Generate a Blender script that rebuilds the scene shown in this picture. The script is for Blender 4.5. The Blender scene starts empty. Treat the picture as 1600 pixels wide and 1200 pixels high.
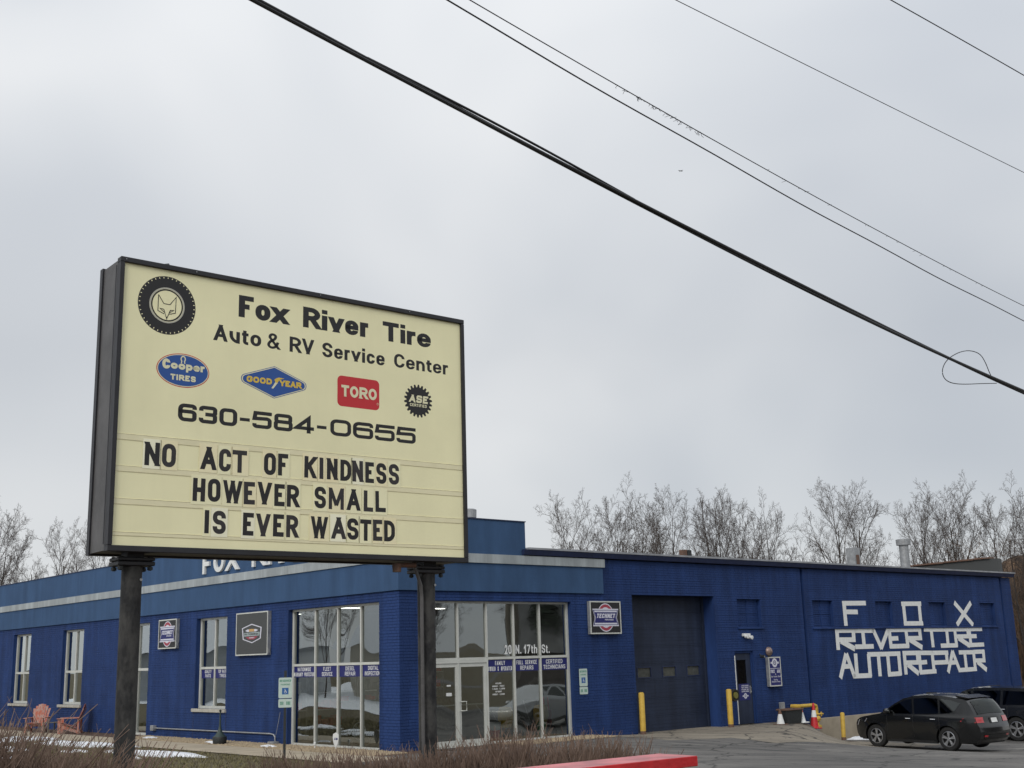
import bpy, bmesh, math, random
from mathutils import Vector, Matrix
C = bpy.context.scene.collection
SC = bpy.context.scene
PI = math.pi
random.seed(7)

# ------------------------------------------------------------------ camera
F_PX = 1859.7
PITCH, ROLL = 0.22586814, -0.02891866
cp, sp, cr, sr = math.cos(PITCH), math.sin(PITCH), math.cos(ROLL), math.sin(ROLL)
FWD = Vector((0, cp, sp)); UP0 = Vector((0, -sp, cp)); RT0 = Vector((1, 0, 0))
RT = RT0 * cr + UP0 * sr
UP = UP0 * cr - RT0 * sr
cam = bpy.data.cameras.new('camera')
cam.sensor_width = 36.0
cam.lens = 36.0 * F_PX / 1600.0
cam.clip_start = 0.1
cam.clip_end = 3000
camo = bpy.data.objects.new('camera', cam)
C.objects.link(camo)
m = Matrix((RT, UP, -FWD)).transposed().to_4x4()
m.translation = Vector((0, 0, 2.2))
camo.matrix_world = m
SC.camera = camo

# ------------------------------------------------------------------ sky, sun, exposure
SUN_AZ = math.radians(203)      # clockwise from +Y: behind the camera and to the left
SUN_EL = math.radians(34)
w = bpy.data.worlds.new("World"); SC.world = w; w.use_nodes = True
nt = w.node_tree; N = nt.nodes; L = nt.links
for n in list(N): N.remove(n)
out = N.new('ShaderNodeOutputWorld'); bg = N.new('ShaderNodeBackground')
sky = N.new('ShaderNodeTexSky'); sky.sky_type = 'NISHITA'; sky.sun_disc = False
sky.sun_elevation = SUN_EL; sky.sun_rotation = SUN_AZ
tc = N.new('ShaderNodeTexCoord')
mp = N.new('ShaderNodeMapping'); mp.inputs['Scale'].default_value = (1.25, 1.25, 1.9); mp.inputs['Rotation'].default_value = (0.2, 0.5, 0.3)
mp.inputs['Location'].default_value = (0.35, 0.2, 0.5)
L.new(tc.outputs['Generated'], mp.inputs['Vector'])
nz = N.new('ShaderNodeTexNoise'); nz.inputs['Scale'].default_value = 1.7; nz.inputs['Detail'].default_value = 3; nz.inputs['Roughness'].default_value = 0.42
nz.inputs['Distortion'].default_value = 0.35
L.new(mp.outputs['Vector'], nz.inputs['Vector'])
cr_ = N.new('ShaderNodeValToRGB')
e = cr_.color_ramp.elements
e[0].position = 0.32; e[0].color = (0.485, 0.513, 0.555, 1)
e[1].position = 0.70; e[1].color = (0.735, 0.742, 0.748, 1)
x = cr_.color_ramp.elements.new(0.5); x.color = (0.60, 0.62, 0.645, 1)
L.new(nz.outputs['Fac'], cr_.inputs['Fac'])
sep = N.new('ShaderNodeSeparateXYZ'); L.new(tc.outputs['Generated'], sep.inputs[0])
mr = N.new('ShaderNodeMapRange'); mr.inputs['From Min'].default_value = 0.25; mr.inputs['From Max'].default_value = 1.0
mr.inputs['To Min'].default_value = 1.0; mr.inputs['To Max'].default_value = 1.75
L.new(sep.outputs['Z'], mr.inputs['Value'])
vm = N.new('ShaderNodeVectorMath'); vm.operation = 'SCALE'
L.new(cr_.outputs['Color'], vm.inputs[0]); L.new(mr.outputs[0], vm.inputs['Scale'])
sk = N.new('ShaderNodeVectorMath'); sk.operation = 'SCALE'; sk.inputs['Scale'].default_value = 0.05 * 0.15
L.new(sky.outputs['Color'], sk.inputs[0])
ad = N.new('ShaderNodeVectorMath'); ad.operation = 'ADD'
L.new(vm.outputs[0], ad.inputs[0]); L.new(sk.outputs[0], ad.inputs[1])
L.new(ad.outputs[0], bg.inputs['Color']); bg.inputs['Strength'].default_value = 1.0
L.new(bg.outputs[0], out.inputs['Surface'])
sl = bpy.data.lights.new('sun', 'SUN'); sl.energy = 1.3; sl.angle = math.radians(24); sl.color = (1.0, 0.965, 0.91)
so = bpy.data.objects.new('sun', sl); C.objects.link(so)
sd = Vector((math.sin(SUN_AZ) * math.cos(SUN_EL), math.cos(SUN_AZ) * math.cos(SUN_EL), math.sin(SUN_EL)))
so.rotation_euler = sd.to_track_quat('Z', 'Y').to_euler()
SC.view_settings.view_transform = 'Standard'; SC.view_settings.look = 'None'
SC.view_settings.exposure = 0; SC.view_settings.gamma = 1; SC.view_settings.use_curve_mapping = False
SC.render.film_transparent = False
try:
    SC.cycles.max_bounces = 8; SC.cycles.transparent_max_bounces = 16; SC.cycles.caustics_reflective = False; SC.cycles.caustics_refractive = False
    SC.cycles.sample_clamp_indirect = 4
except Exception: pass

# ------------------------------------------------------------------ helpers
K = Vector((-2.99619, 30.34332, 0.0))          # front corner of the shop, at ground level
ANG = math.atan2(0.66544668, 0.74644539)       # direction of the right hand wall
DR = Vector((math.cos(ANG), math.sin(ANG), 0)); DL = Vector((-math.sin(ANG), math.cos(ANG), 0))
def W(u, v, z=0.0): return K + DR * u + DL * v + Vector((0, 0, z))
def UVof(p):
    q = Vector((p[0], p[1], 0)) - K
    return q.dot(DR), q.dot(DL)

class MB:
    """collects faces; build() links them as one mesh object"""
    def __init__(s): s.v = []; s.f = []; s.m = []; s.mi = 0
    def add(s, vs, fs, mi=None):
        o = len(s.v); s.v += [tuple(p) for p in vs]
        s.f += [tuple(o + i for i in f) for f in fs]; s.m += [s.mi if mi is None else mi] * len(fs)
        return s
    def box(s, x0, x1, y0, y1, z0, z1, mi=None):
        vs = [(x0,y0,z0),(x1,y0,z0),(x1,y1,z0),(x0,y1,z0),(x0,y0,z1),(x1,y0,z1),(x1,y1,z1),(x0,y1,z1)]
        return s.add(vs, [(0,3,2,1),(4,5,6,7),(0,1,5,4),(1,2,6,5),(2,3,7,6),(3,0,4,7)], mi)
    def bbox(s, x0, x1, y0, y1, z0, z1, b=0.005, mi=None):
        """box with chamfered vertical and horizontal front edges"""
        vs = []
        for z, i in ((z0, b), (z0 + b, 0), (z1 - b, 0), (z1, b)):
            for (x, y) in ((x0+i, y0+i+ (0 if i else 0)), (x1-i, y0+i), (x1-i, y1-i), (x0+i, y1-i)):
                vs.append((x, y, z))
        fs = [(3,2,1,0), (12,13,14,15)]
        for k in range(3):
            for i in range(4):
                a = k*4+i; c = k*4+(i+1) % 4
                fs.append((a, c, c+4, a+4))
        return s.add(vs, fs, mi)
    def tube(s, pts, rs, n=8, mi=None, caps=True):
        pts = [Vector(p) for p in pts]
        if not hasattr(rs, '__len__'): rs = [rs] * len(pts)
        vs = []; fs = []
        up = None
        for i, p in enumerate(pts):
            a = pts[max(i-1, 0)]; b = pts[min(i+1, len(pts)-1)]
            t = (b - a)
            if t.length < 1e-9: t = Vector((0, 0, 1))
            t.normalize()
            if up is None: up = Vector((0, 0, 1)) if abs(t.z) < 0.9 else Vector((1, 0, 0))
            x = t.cross(up)
            if x.length < 1e-6: x = t.cross(Vector((0.3, 1, 0)))
            x.normalize(); y = t.cross(x).normalized(); up = -y if False else up
            for k in range(n):
                a_ = 2*PI*k/n
                vs.append(p + x*math.cos(a_)*rs[i] + y*math.sin(a_)*rs[i])
        for i in range(len(pts)-1):
            for k in range(n):
                a = i*n+k; b = i*n+(k+1) % n
                fs.append((a, a+n, b+n, b))
        if caps:
            fs.append(tuple(range(n))); fs.append(tuple(reversed(range((len(pts)-1)*n, len(pts)*n))))
        return s.add(vs, fs, mi)
    def prism(s, poly, y0, y1, mi=None):
        """polygon in x,z extruded along y (front at y0)"""
        n = len(poly)
        vs = [(p[0], y0, p[1]) for p in poly] + [(p[0], y1, p[1]) for p in poly]
        fs = [tuple(range(n)), tuple(reversed(range(n, 2*n)))] + [(i, i+n, (i+1) % n + n, (i+1) % n) for i in range(n)]
        return s.add(vs, fs, mi)
    def flat(s, poly, y, mi=None):
        return s.add([(p[0], y, p[1]) for p in poly], [tuple(range(len(poly)))], mi)
    def lathe(s, prof, cx=0, cy=0, z=0, n=20, mi=None, axis='Z'):
        vs = []; fs = []
        for (r, h) in prof:
            for k in range(n):
                a = 2*PI*k/n
                if axis == 'Z': vs.append((cx + r*math.cos(a), cy + r*math.sin(a), z + h))
                elif axis == 'Y': vs.append((cx + r*math.cos(a), cy + h, z + r*math.sin(a)))
                else: vs.append((cx + h, cy + r*math.cos(a), z + r*math.sin(a)))
        for i in range(len(prof)-1):
            for k in range(n):
                a = i*n+k; b = i*n+(k+1) % n
                fs.append((a, b, b+n, a+n))
        fs.append(tuple(reversed(range(n)))); fs.append(tuple(range((len(prof)-1)*n, len(prof)*n)))
        return s.add(vs, fs, mi)
    def xform(s, f):
        s.v = [tuple(f(*p)) for p in s.v]; return s
    def build(s, name, mats, parent=None, smooth=False, fix=False):
        me = bpy.data.meshes.new(name)
        me.from_pydata(s.v, [], s.f)
        if not isinstance(mats, (list, tuple)): mats = [mats]
        for q in mats: me.materials.append(q)
        if len(mats) > 1: me.polygons.foreach_set('material_index', s.m)
        if fix:
            bm = bmesh.new(); bm.from_mesh(me); bmesh.ops.recalc_face_normals(bm, faces=bm.faces); bm.to_mesh(me); bm.free()
        if smooth:
            me.polygons.foreach_set('use_smooth', [True]*len(me.polygons))
            try: me.set_sharp_from_angle(angle=math.radians(38))
            except Exception: pass
        me.update()
        o = bpy.data.objects.new(name, me); C.objects.link(o)
        if parent: o.parent = parent
        return o
def tag(o, label=None, cat=None, group=None, kind=None):
    if label: o['label'] = label
    if cat: o['category'] = cat
    if group: o['group'] = group
    if kind: o['kind'] = kind
    return o
def empty(name, loc, rz=0, label=None, cat=None, group=None, kind=None):
    o = bpy.data.objects.new(name, None); C.objects.link(o); o.location = loc; o.rotation_euler = (0, 0, rz)
    o.empty_display_size = 0.2
    return tag(o, label, cat, group, kind)
RW = ANG                 # things on the right wall: x along the wall, -y towards the viewer
LW = ANG - PI/2          # things on the left wall: x to the viewer's right (= -v)

# ------------------------------------------------------------------ materials
def mat(name, col, rough=0.6, metal=0.0, var=0.0, vscale=8.0, bump=0.0, bscale=40.0, stretch=(1,1,1), col2=None, spec=0.5, detail=4, coat=0.0, contrast=1.0, streak=0.0):
    m = bpy.data.materials.new(name); m.use_nodes = True
    n = m.node_tree.nodes; l = m.node_tree.links; b = n['Principled BSDF']
    b.inputs['Base Color'].default_value = (*col, 1); b.inputs['Roughness'].default_value = rough; b.inputs['Metallic'].default_value = metal
    b.inputs['Specular IOR Level'].default_value = spec
    if coat: b.inputs['Coat Weight'].default_value = coat; b.inputs['Coat Roughness'].default_value = 0.05
    if var or bump:
        t = n.new('ShaderNodeTexCoord'); mpn = n.new('ShaderNodeMapping'); mpn.inputs['Scale'].default_value = stretch
        l.new(t.outputs['Object'], mpn.inputs['Vector'])
    if var:
        z = n.new('ShaderNodeTexNoise'); z.inputs['Scale'].default_value = vscale; z.inputs['Detail'].default_value = detail; z.inputs['Roughness'].default_value = 0.6
        l.new(mpn.outputs['Vector'], z.inputs['Vector'])
        r = n.new('ShaderNodeMapRange'); r.inputs['From Min'].default_value = 0.5-0.2/contrast; r.inputs['From Max'].default_value = 0.5+0.2/contrast
        l.new(z.outputs['Fac'], r.inputs['Value'])
        mx = n.new('ShaderNodeMix'); mx.data_type = 'RGBA'
        c2 = col2 if col2 else tuple(c*(1-var) for c in col)
        mx.inputs[6].default_value = (*c2, 1); mx.inputs[7].default_value = (*[min(1, c*(1+(var if not col2 else 0))) for c in col], 1)
        l.new(r.outputs[0], mx.inputs[0]); l.new(mx.outputs[2], b.inputs['Base Color'])
    if streak and var:
        ms = n.new('ShaderNodeMapping'); ms.inputs['Scale'].default_value = (1.6, 1.6, 0.16); l.new(t.outputs['Object'], ms.inputs['Vector'])
        zs_ = n.new('ShaderNodeTexNoise'); zs_.inputs['Scale'].default_value = 1.6; zs_.inputs['Detail'].default_value = 7; zs_.inputs['Roughness'].default_value = 0.65; l.new(ms.outputs['Vector'], zs_.inputs['Vector'])
        rs_ = n.new('ShaderNodeMapRange'); rs_.inputs['From Min'].default_value = 0.42; rs_.inputs['From Max'].default_value = 0.72; rs_.inputs['To Min'].default_value = 1-streak*.5; rs_.inputs['To Max'].default_value = 1+streak
        l.new(zs_.outputs['Fac'], rs_.inputs['Value']); vs_ = n.new('ShaderNodeVectorMath'); vs_.operation = 'SCALE'; l.new(mx.outputs[2], vs_.inputs[0]); l.new(rs_.outputs[0], vs_.inputs['Scale']); l.new(vs_.outputs[0], b.inputs['Base Color'])
    if bump:
        z2 = n.new('ShaderNodeTexNoise'); z2.inputs['Scale'].default_value = bscale; z2.inputs['Detail'].default_value = 5
        l.new(mpn.outputs['Vector'], z2.inputs['Vector'])
        bp = n.new('ShaderNodeBump'); bp.inputs['Strength'].default_value = bump; bp.inputs['Distance'].default_value = 0.02
        l.new(z2.outputs['Fac'], bp.inputs['Height']); l.new(bp.outputs[0], b.inputs['Normal'])
    return m
def glass(name, tint=(0.55,0.6,0.58), boost=1.0, wav=0.0, wscale=1.2):
    m = bpy.data.materials.new(name); m.use_nodes = True
    n = m.node_tree.nodes; l = m.node_tree.links
    for q in list(n): n.remove(q)
    o = n.new('ShaderNodeOutputMaterial'); mx = n.new('ShaderNodeMixShader'); tr = n.new('ShaderNodeBsdfTransparent'); gl = n.new('ShaderNodeBsdfGlossy')
    tr.inputs['Color'].default_value = (*tint, 1); gl.inputs['Roughness'].default_value = 0.012; gl.inputs['Color'].default_value = (0.9,0.95,0.93,1)
    fr = n.new('ShaderNodeFresnel'); fr.inputs['IOR'].default_value = 1.52
    mu = n.new('ShaderNodeMath'); mu.operation = 'MULTIPLY_ADD'; mu.inputs[1].default_value = boost; mu.inputs[2].default_value = 0.03; mu.use_clamp = True
    l.new(fr.outputs[0], mu.inputs[0]); l.new(mu.outputs[0], mx.inputs[0]); l.new(tr.outputs[0], mx.inputs[1]); l.new(gl.outputs[0], mx.inputs[2]); l.new(mx.outputs[0], o.inputs[0])
    if wav:
        t = n.new('ShaderNodeTexCoord'); z = n.new('ShaderNodeTexNoise'); z.inputs['Scale'].default_value = wscale; z.inputs['Detail'].default_value = 0.0
        l.new(t.outputs['Object'], z.inputs['Vector']); bp = n.new('ShaderNodeBump'); bp.inputs['Strength'].default_value = 1.0; bp.inputs['Distance'].default_value = wav
        l.new(z.outputs['Fac'], bp.inputs['Height']); l.new(bp.outputs[0], gl.inputs['Normal'])
    return m
M = {}
M['brick'] = mat('painted_brick', (0.0180,0.0440,0.146), 0.7, spec=.22, var=0.2, vscale=0.7, bump=0.35, bscale=55, detail=10, streak=0.3)
M['stucco'] = mat('blue_stucco', (0.041,0.087,0.178), 0.8, spec=.25, var=0.16, vscale=1.3, bump=0.25, bscale=60, stretch=(1,1,0.35), detail=9, streak=0.11)
M['band'] = mat('grey_band', (0.33,0.36,0.37), 0.7, var=0.16, vscale=1.6, bump=0.15, bscale=70, stretch=(1,1,0.4), detail=9, streak=0.3)
M['navy'] = mat('navy_metal', (0.016,0.026,0.075), 0.5, var=0.2, vscale=4)
M['door_navy'] = mat('navy_door', (0.022,0.031,0.058), 0.6, spec=.3, var=0.2, vscale=1.2, detail=8, streak=0.35)
M['roof'] = mat('roof_flashing', (0.30,0.31,0.33), 0.55, var=0.25, vscale=2.5, metal=0.2)
M['roofing'] = mat('roofing', (0.12,0.12,0.12), 0.9, var=0.3, vscale=0.8)
M['alu'] = mat('window_aluminium', (0.55,0.56,0.52), 0.5, metal=0.0, var=0.08, vscale=3)
M['sill'] = mat('stone_sill', (0.42,0.40,0.35), 0.8, var=0.2, vscale=6, bump=0.2)
M['glassL'] = glass('window_glass', tint=(0.7,0.75,0.72), boost=3.7, wav=0.009, wscale=0.9)
M['glassR'] = glass('storefront_glass', tint=(0.78,0.82,0.8), boost=5.2, wav=0.010, wscale=0.8)
M['glasspl'] = glass('plain_glass', tint=(0.35,0.38,0.36), boost=1.0)
M['white'] = mat('white_paint', (0.72,0.73,0.72), 0.6, var=0.05, vscale=5)
M['wallpaint'] = mat('white_wall_paint', (0.78,0.79,0.77), 0.75, var=0.08, vscale=9, bump=0.3, bscale=50, detail=8)
M['black'] = mat('black_vinyl', (0.012,0.011,0.012), 0.45)
M['banner'] = mat('banner_blue', (0.012,0.015,0.13), 0.5)
M['signface'] = mat('sign_face_acrylic', (0.925,0.885,0.565), 0.32, var=0.05, vscale=1.3, spec=0.35, detail=9, streak=0.03)
M['tile'] = mat('letter_tile_plastic', (0.93,0.895,0.59), 0.3, var=0.03, vscale=2.5, spec=0.4)
M['cab'] = mat('cabinet_metal', (0.095,0.092,0.092), 0.55, var=0.3, vscale=3, bump=0.1, detail=7)
M['cabdark'] = mat('cabinet_trim', (0.017,0.017,0.021), 0.5, var=0.3, vscale=5)
M['pole'] = mat('weathered_black_pole', (0.046,0.045,0.042), 0.7, var=0.5, vscale=7, bump=0.6, bscale=25, stretch=(1,1,0.5), col2=(0.010,0.010,0.011), detail=9, contrast=2.8)
M['rust'] = mat('rusty_steel', (0.17,0.075,0.04), 0.85, var=0.5, vscale=14, bump=0.4, col2=(0.11,0.09,0.08))
M['yellow'] = mat('yellow_paint', (0.68,0.46,0.07), 0.55, var=0.25, vscale=6, col2=(0.50,0.31,0.05), detail=6)
M['red'] = mat('red_paint', (0.52,0.020,0.026), 0.5, var=0.25, vscale=5, bump=.25, bscale=35, detail=10, streak=.25)
M['redsheen'] = mat('sky_sheen_red_paint', (0.55,0.14,0.15), 0.35, var=0.3, vscale=4, bump=.2, bscale=30, detail=10, contrast=1.5)  # slab red made paler: sky reflection put into the colour, plus scuffed mottling
M['conc'] = mat('concrete', (0.27,0.24,0.195), 0.9, var=0.28, vscale=1.3, bump=0.3, bscale=30, detail=9)
M['asphalt'] = mat('asphalt', (0.20,0.188,0.172), 0.85, var=0.45, vscale=0.55, bump=0.5, bscale=60, stretch=(.5,2.4,1), detail=12, col2=(0.065,0.062,0.062), contrast=1.25)
M['walk'] = mat('sidewalk', (0.40,0.34,0.25), 0.9, var=0.18, vscale=1.5, bump=0.2, detail=8)
M['found'] = mat('foundation_paint', (0.36,0.31,0.235), 0.85, var=0.2, vscale=1.4, bump=0.3, detail=9)
M['galv'] = mat('galvanised_steel', (0.33,0.34,0.35), 0.45, metal=0.4, var=0.25, vscale=7)
M['dark'] = mat('dark_interior', (0.02,0.02,0.02), 0.8)
M['room'] = mat('showroom_wall', (0.20,0.20,0.19), 0.9, var=0.2, vscale=0.6)
M['roomfloor'] = mat('showroom_floor', (0.13,0.13,0.13), 0.35)
M['snow'] = mat('snow', (0.80,0.82,0.85), 0.6, var=0.08, vscale=9, bump=0.6, bscale=14)
M['grass'] = mat('winter_turf', (0.115,0.10,0.050), 0.95, var=0.4, vscale=3.0, bump=0.8, bscale=50, detail=10, col2=(0.085,0.062,0.036))
M['stone'] = mat('tan_pebble', (0.42,0.34,0.22), 0.85, var=0.3, vscale=14, col2=(0.25,0.19,0.13))
M['orange'] = mat('faded_orange_wood', (0.42,0.11,0.06), 0.7, var=0.5, vscale=16, stretch=(1,1,0.4), col2=(0.40,0.27,0.23), detail=6, contrast=2.2)
M['greywood'] = mat('grey_wood', (0.17,0.15,0.12), 0.85, var=0.3, vscale=12)
M['iron'] = mat('dark_iron', (0.022,0.026,0.027), 0.6, var=0.4, vscale=18)
M['mulch'] = mat('mulch', (0.085,0.05,0.034), 0.95, var=0.5, vscale=20, bump=0.8)
M['bark'] = mat('bark', (0.060,0.049,0.042), 0.95, var=0.3, vscale=9)
M['twig'] = mat('twig', (0.075,0.060,0.052), 0.9, var=0.35, vscale=3)
M['twig2'] = mat('hedge_twig', (0.23,0.160,0.122), 0.9, var=0.45, vscale=9, col2=(0.11,0.073,0.056))
M['rubber'] = mat('rubber', (0.014,0.014,0.014), 0.85)
M['cable'] = mat('cable_sheath', (0.012,0.012,0.014), 0.6)
M['ada'] = mat('sign_mint', (0.50,0.60,0.55), 0.5, var=0.06, vscale=8)
M['adablue'] = mat('sign_blue', (0.02,0.11,0.32), 0.5)
M['adagreen'] = mat('sign_green', (0.07,0.26,0.17), 0.5)
M['cblue'] = mat('emblem_blue', (0.018,0.085,0.33), 0.4)
M['cream'] = mat('emblem_cream', (0.80,0.77,0.52), 0.4)
M['gold'] = mat('emblem_gold', (0.74,0.52,0.07), 0.4)
M['emred'] = mat('emblem_red', (0.58,0.022,0.03), 0.4)
M['tirerim'] = mat('emblem_grey', (0.50,0.49,0.42), 0.4)
M['pink'] = mat('badge_pink', (0.62,0.34,0.36), 0.5)
M['maroon'] = mat('badge_maroon', (0.34,0.045,0.07), 0.5)
M['lilac'] = mat('badge_white', (0.62,0.62,0.70), 0.5)
M['charcoal'] = mat('panel_charcoal', (0.055,0.058,0.058), 0.5)
M['tan'] = mat('badge_orange', (0.55,0.33,0.12), 0.5)

def lot_mat(name, base, dark, tint):
    m = mat(name, base, 0.88, var=0.5, vscale=0.35, bump=0.6, bscale=70, stretch=(.6,1.6,1), detail=12, col2=dark, contrast=1.3)
    n = m.node_tree.nodes; l = m.node_tree.links; b = n['Principled BSDF']; src = b.inputs['Base Color'].links[0].from_socket
    t = n.new('ShaderNodeTexCoord')
    def layer(src, scale, rot, stretch, lo, hi, col, amt, det=8):
        mp_ = n.new('ShaderNodeMapping'); mp_.inputs['Scale'].default_value = stretch; mp_.inputs['Rotation'].default_value = (0, 0, rot); l.new(t.outputs['Object'], mp_.inputs['Vector'])
        z = n.new('ShaderNodeTexNoise'); z.inputs['Scale'].default_value = scale; z.inputs['Detail'].default_value = det; z.inputs['Roughness'].default_value = .62; z.inputs['Distortion'].default_value = .6; l.new(mp_.outputs['Vector'], z.inputs['Vector'])
        r = n.new('ShaderNodeMapRange'); r.inputs['From Min'].default_value = lo; r.inputs['From Max'].default_value = hi; r.inputs['To Max'].default_value = amt; l.new(z.outputs['Fac'], r.inputs['Value'])
        mx = n.new('ShaderNodeMix'); mx.data_type = 'RGBA'; l.new(r.outputs[0], mx.inputs[0]); l.new(src, mx.inputs[6]); mx.inputs[7].default_value = (*col, 1); return mx.outputs[2]
    o = layer(src, 1.2, .75, (.25, 2.6, 1), .56, .66, (.035, .035, .037), .8)     # tyre-darkened streaks
    o = layer(o, .8, .5, (.4, 1.8, 1), .58, .70, tint, .7)                        # salt and dust
    o = layer(o, 3.0, 0, (1, 1, 1), .63, .67, (.03, .03, .032), .75)              # oil spots
    v = n.new('ShaderNodeTexVoronoi'); v.feature = 'DISTANCE_TO_EDGE'; v.inputs['Scale'].default_value = .38
    zz = n.new('ShaderNodeTexNoise'); zz.inputs['Scale'].default_value = 2.0; zz.inputs['Detail'].default_value = 5; l.new(t.outputs['Object'], zz.inputs['Vector'])
    av = n.new('ShaderNodeVectorMath'); av.operation = 'MULTIPLY_ADD'; av.inputs[1].default_value = (.7,.7,.7); l.new(zz.outputs['Color'], av.inputs[0]); l.new(t.outputs['Object'], av.inputs[2]); l.new(av.outputs[0], v.inputs['Vector'])
    rr = n.new('ShaderNodeMapRange'); rr.inputs['From Min'].default_value = .006; rr.inputs['From Max'].default_value = .016; rr.inputs['To Min'].default_value = .85; rr.inputs['To Max'].default_value = 0; l.new(v.outputs['Distance'], rr.inputs['Value'])
    mx = n.new('ShaderNodeMix'); mx.data_type = 'RGBA'; l.new(rr.outputs[0], mx.inputs[0]); l.new(o, mx.inputs[6]); mx.inputs[7].default_value = (.025, .024, .023, 1); l.new(mx.outputs[2], b.inputs['Base Color'])
    return m
M['asphalt'] = lot_mat('asphalt', (0.175,0.165,0.152), (0.085,0.082,0.078), (0.27,0.255,0.23))
M['conc'] = lot_mat('concrete', (0.29,0.255,0.20), (0.19,0.165,0.13), (0.36,0.33,0.27))
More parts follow.
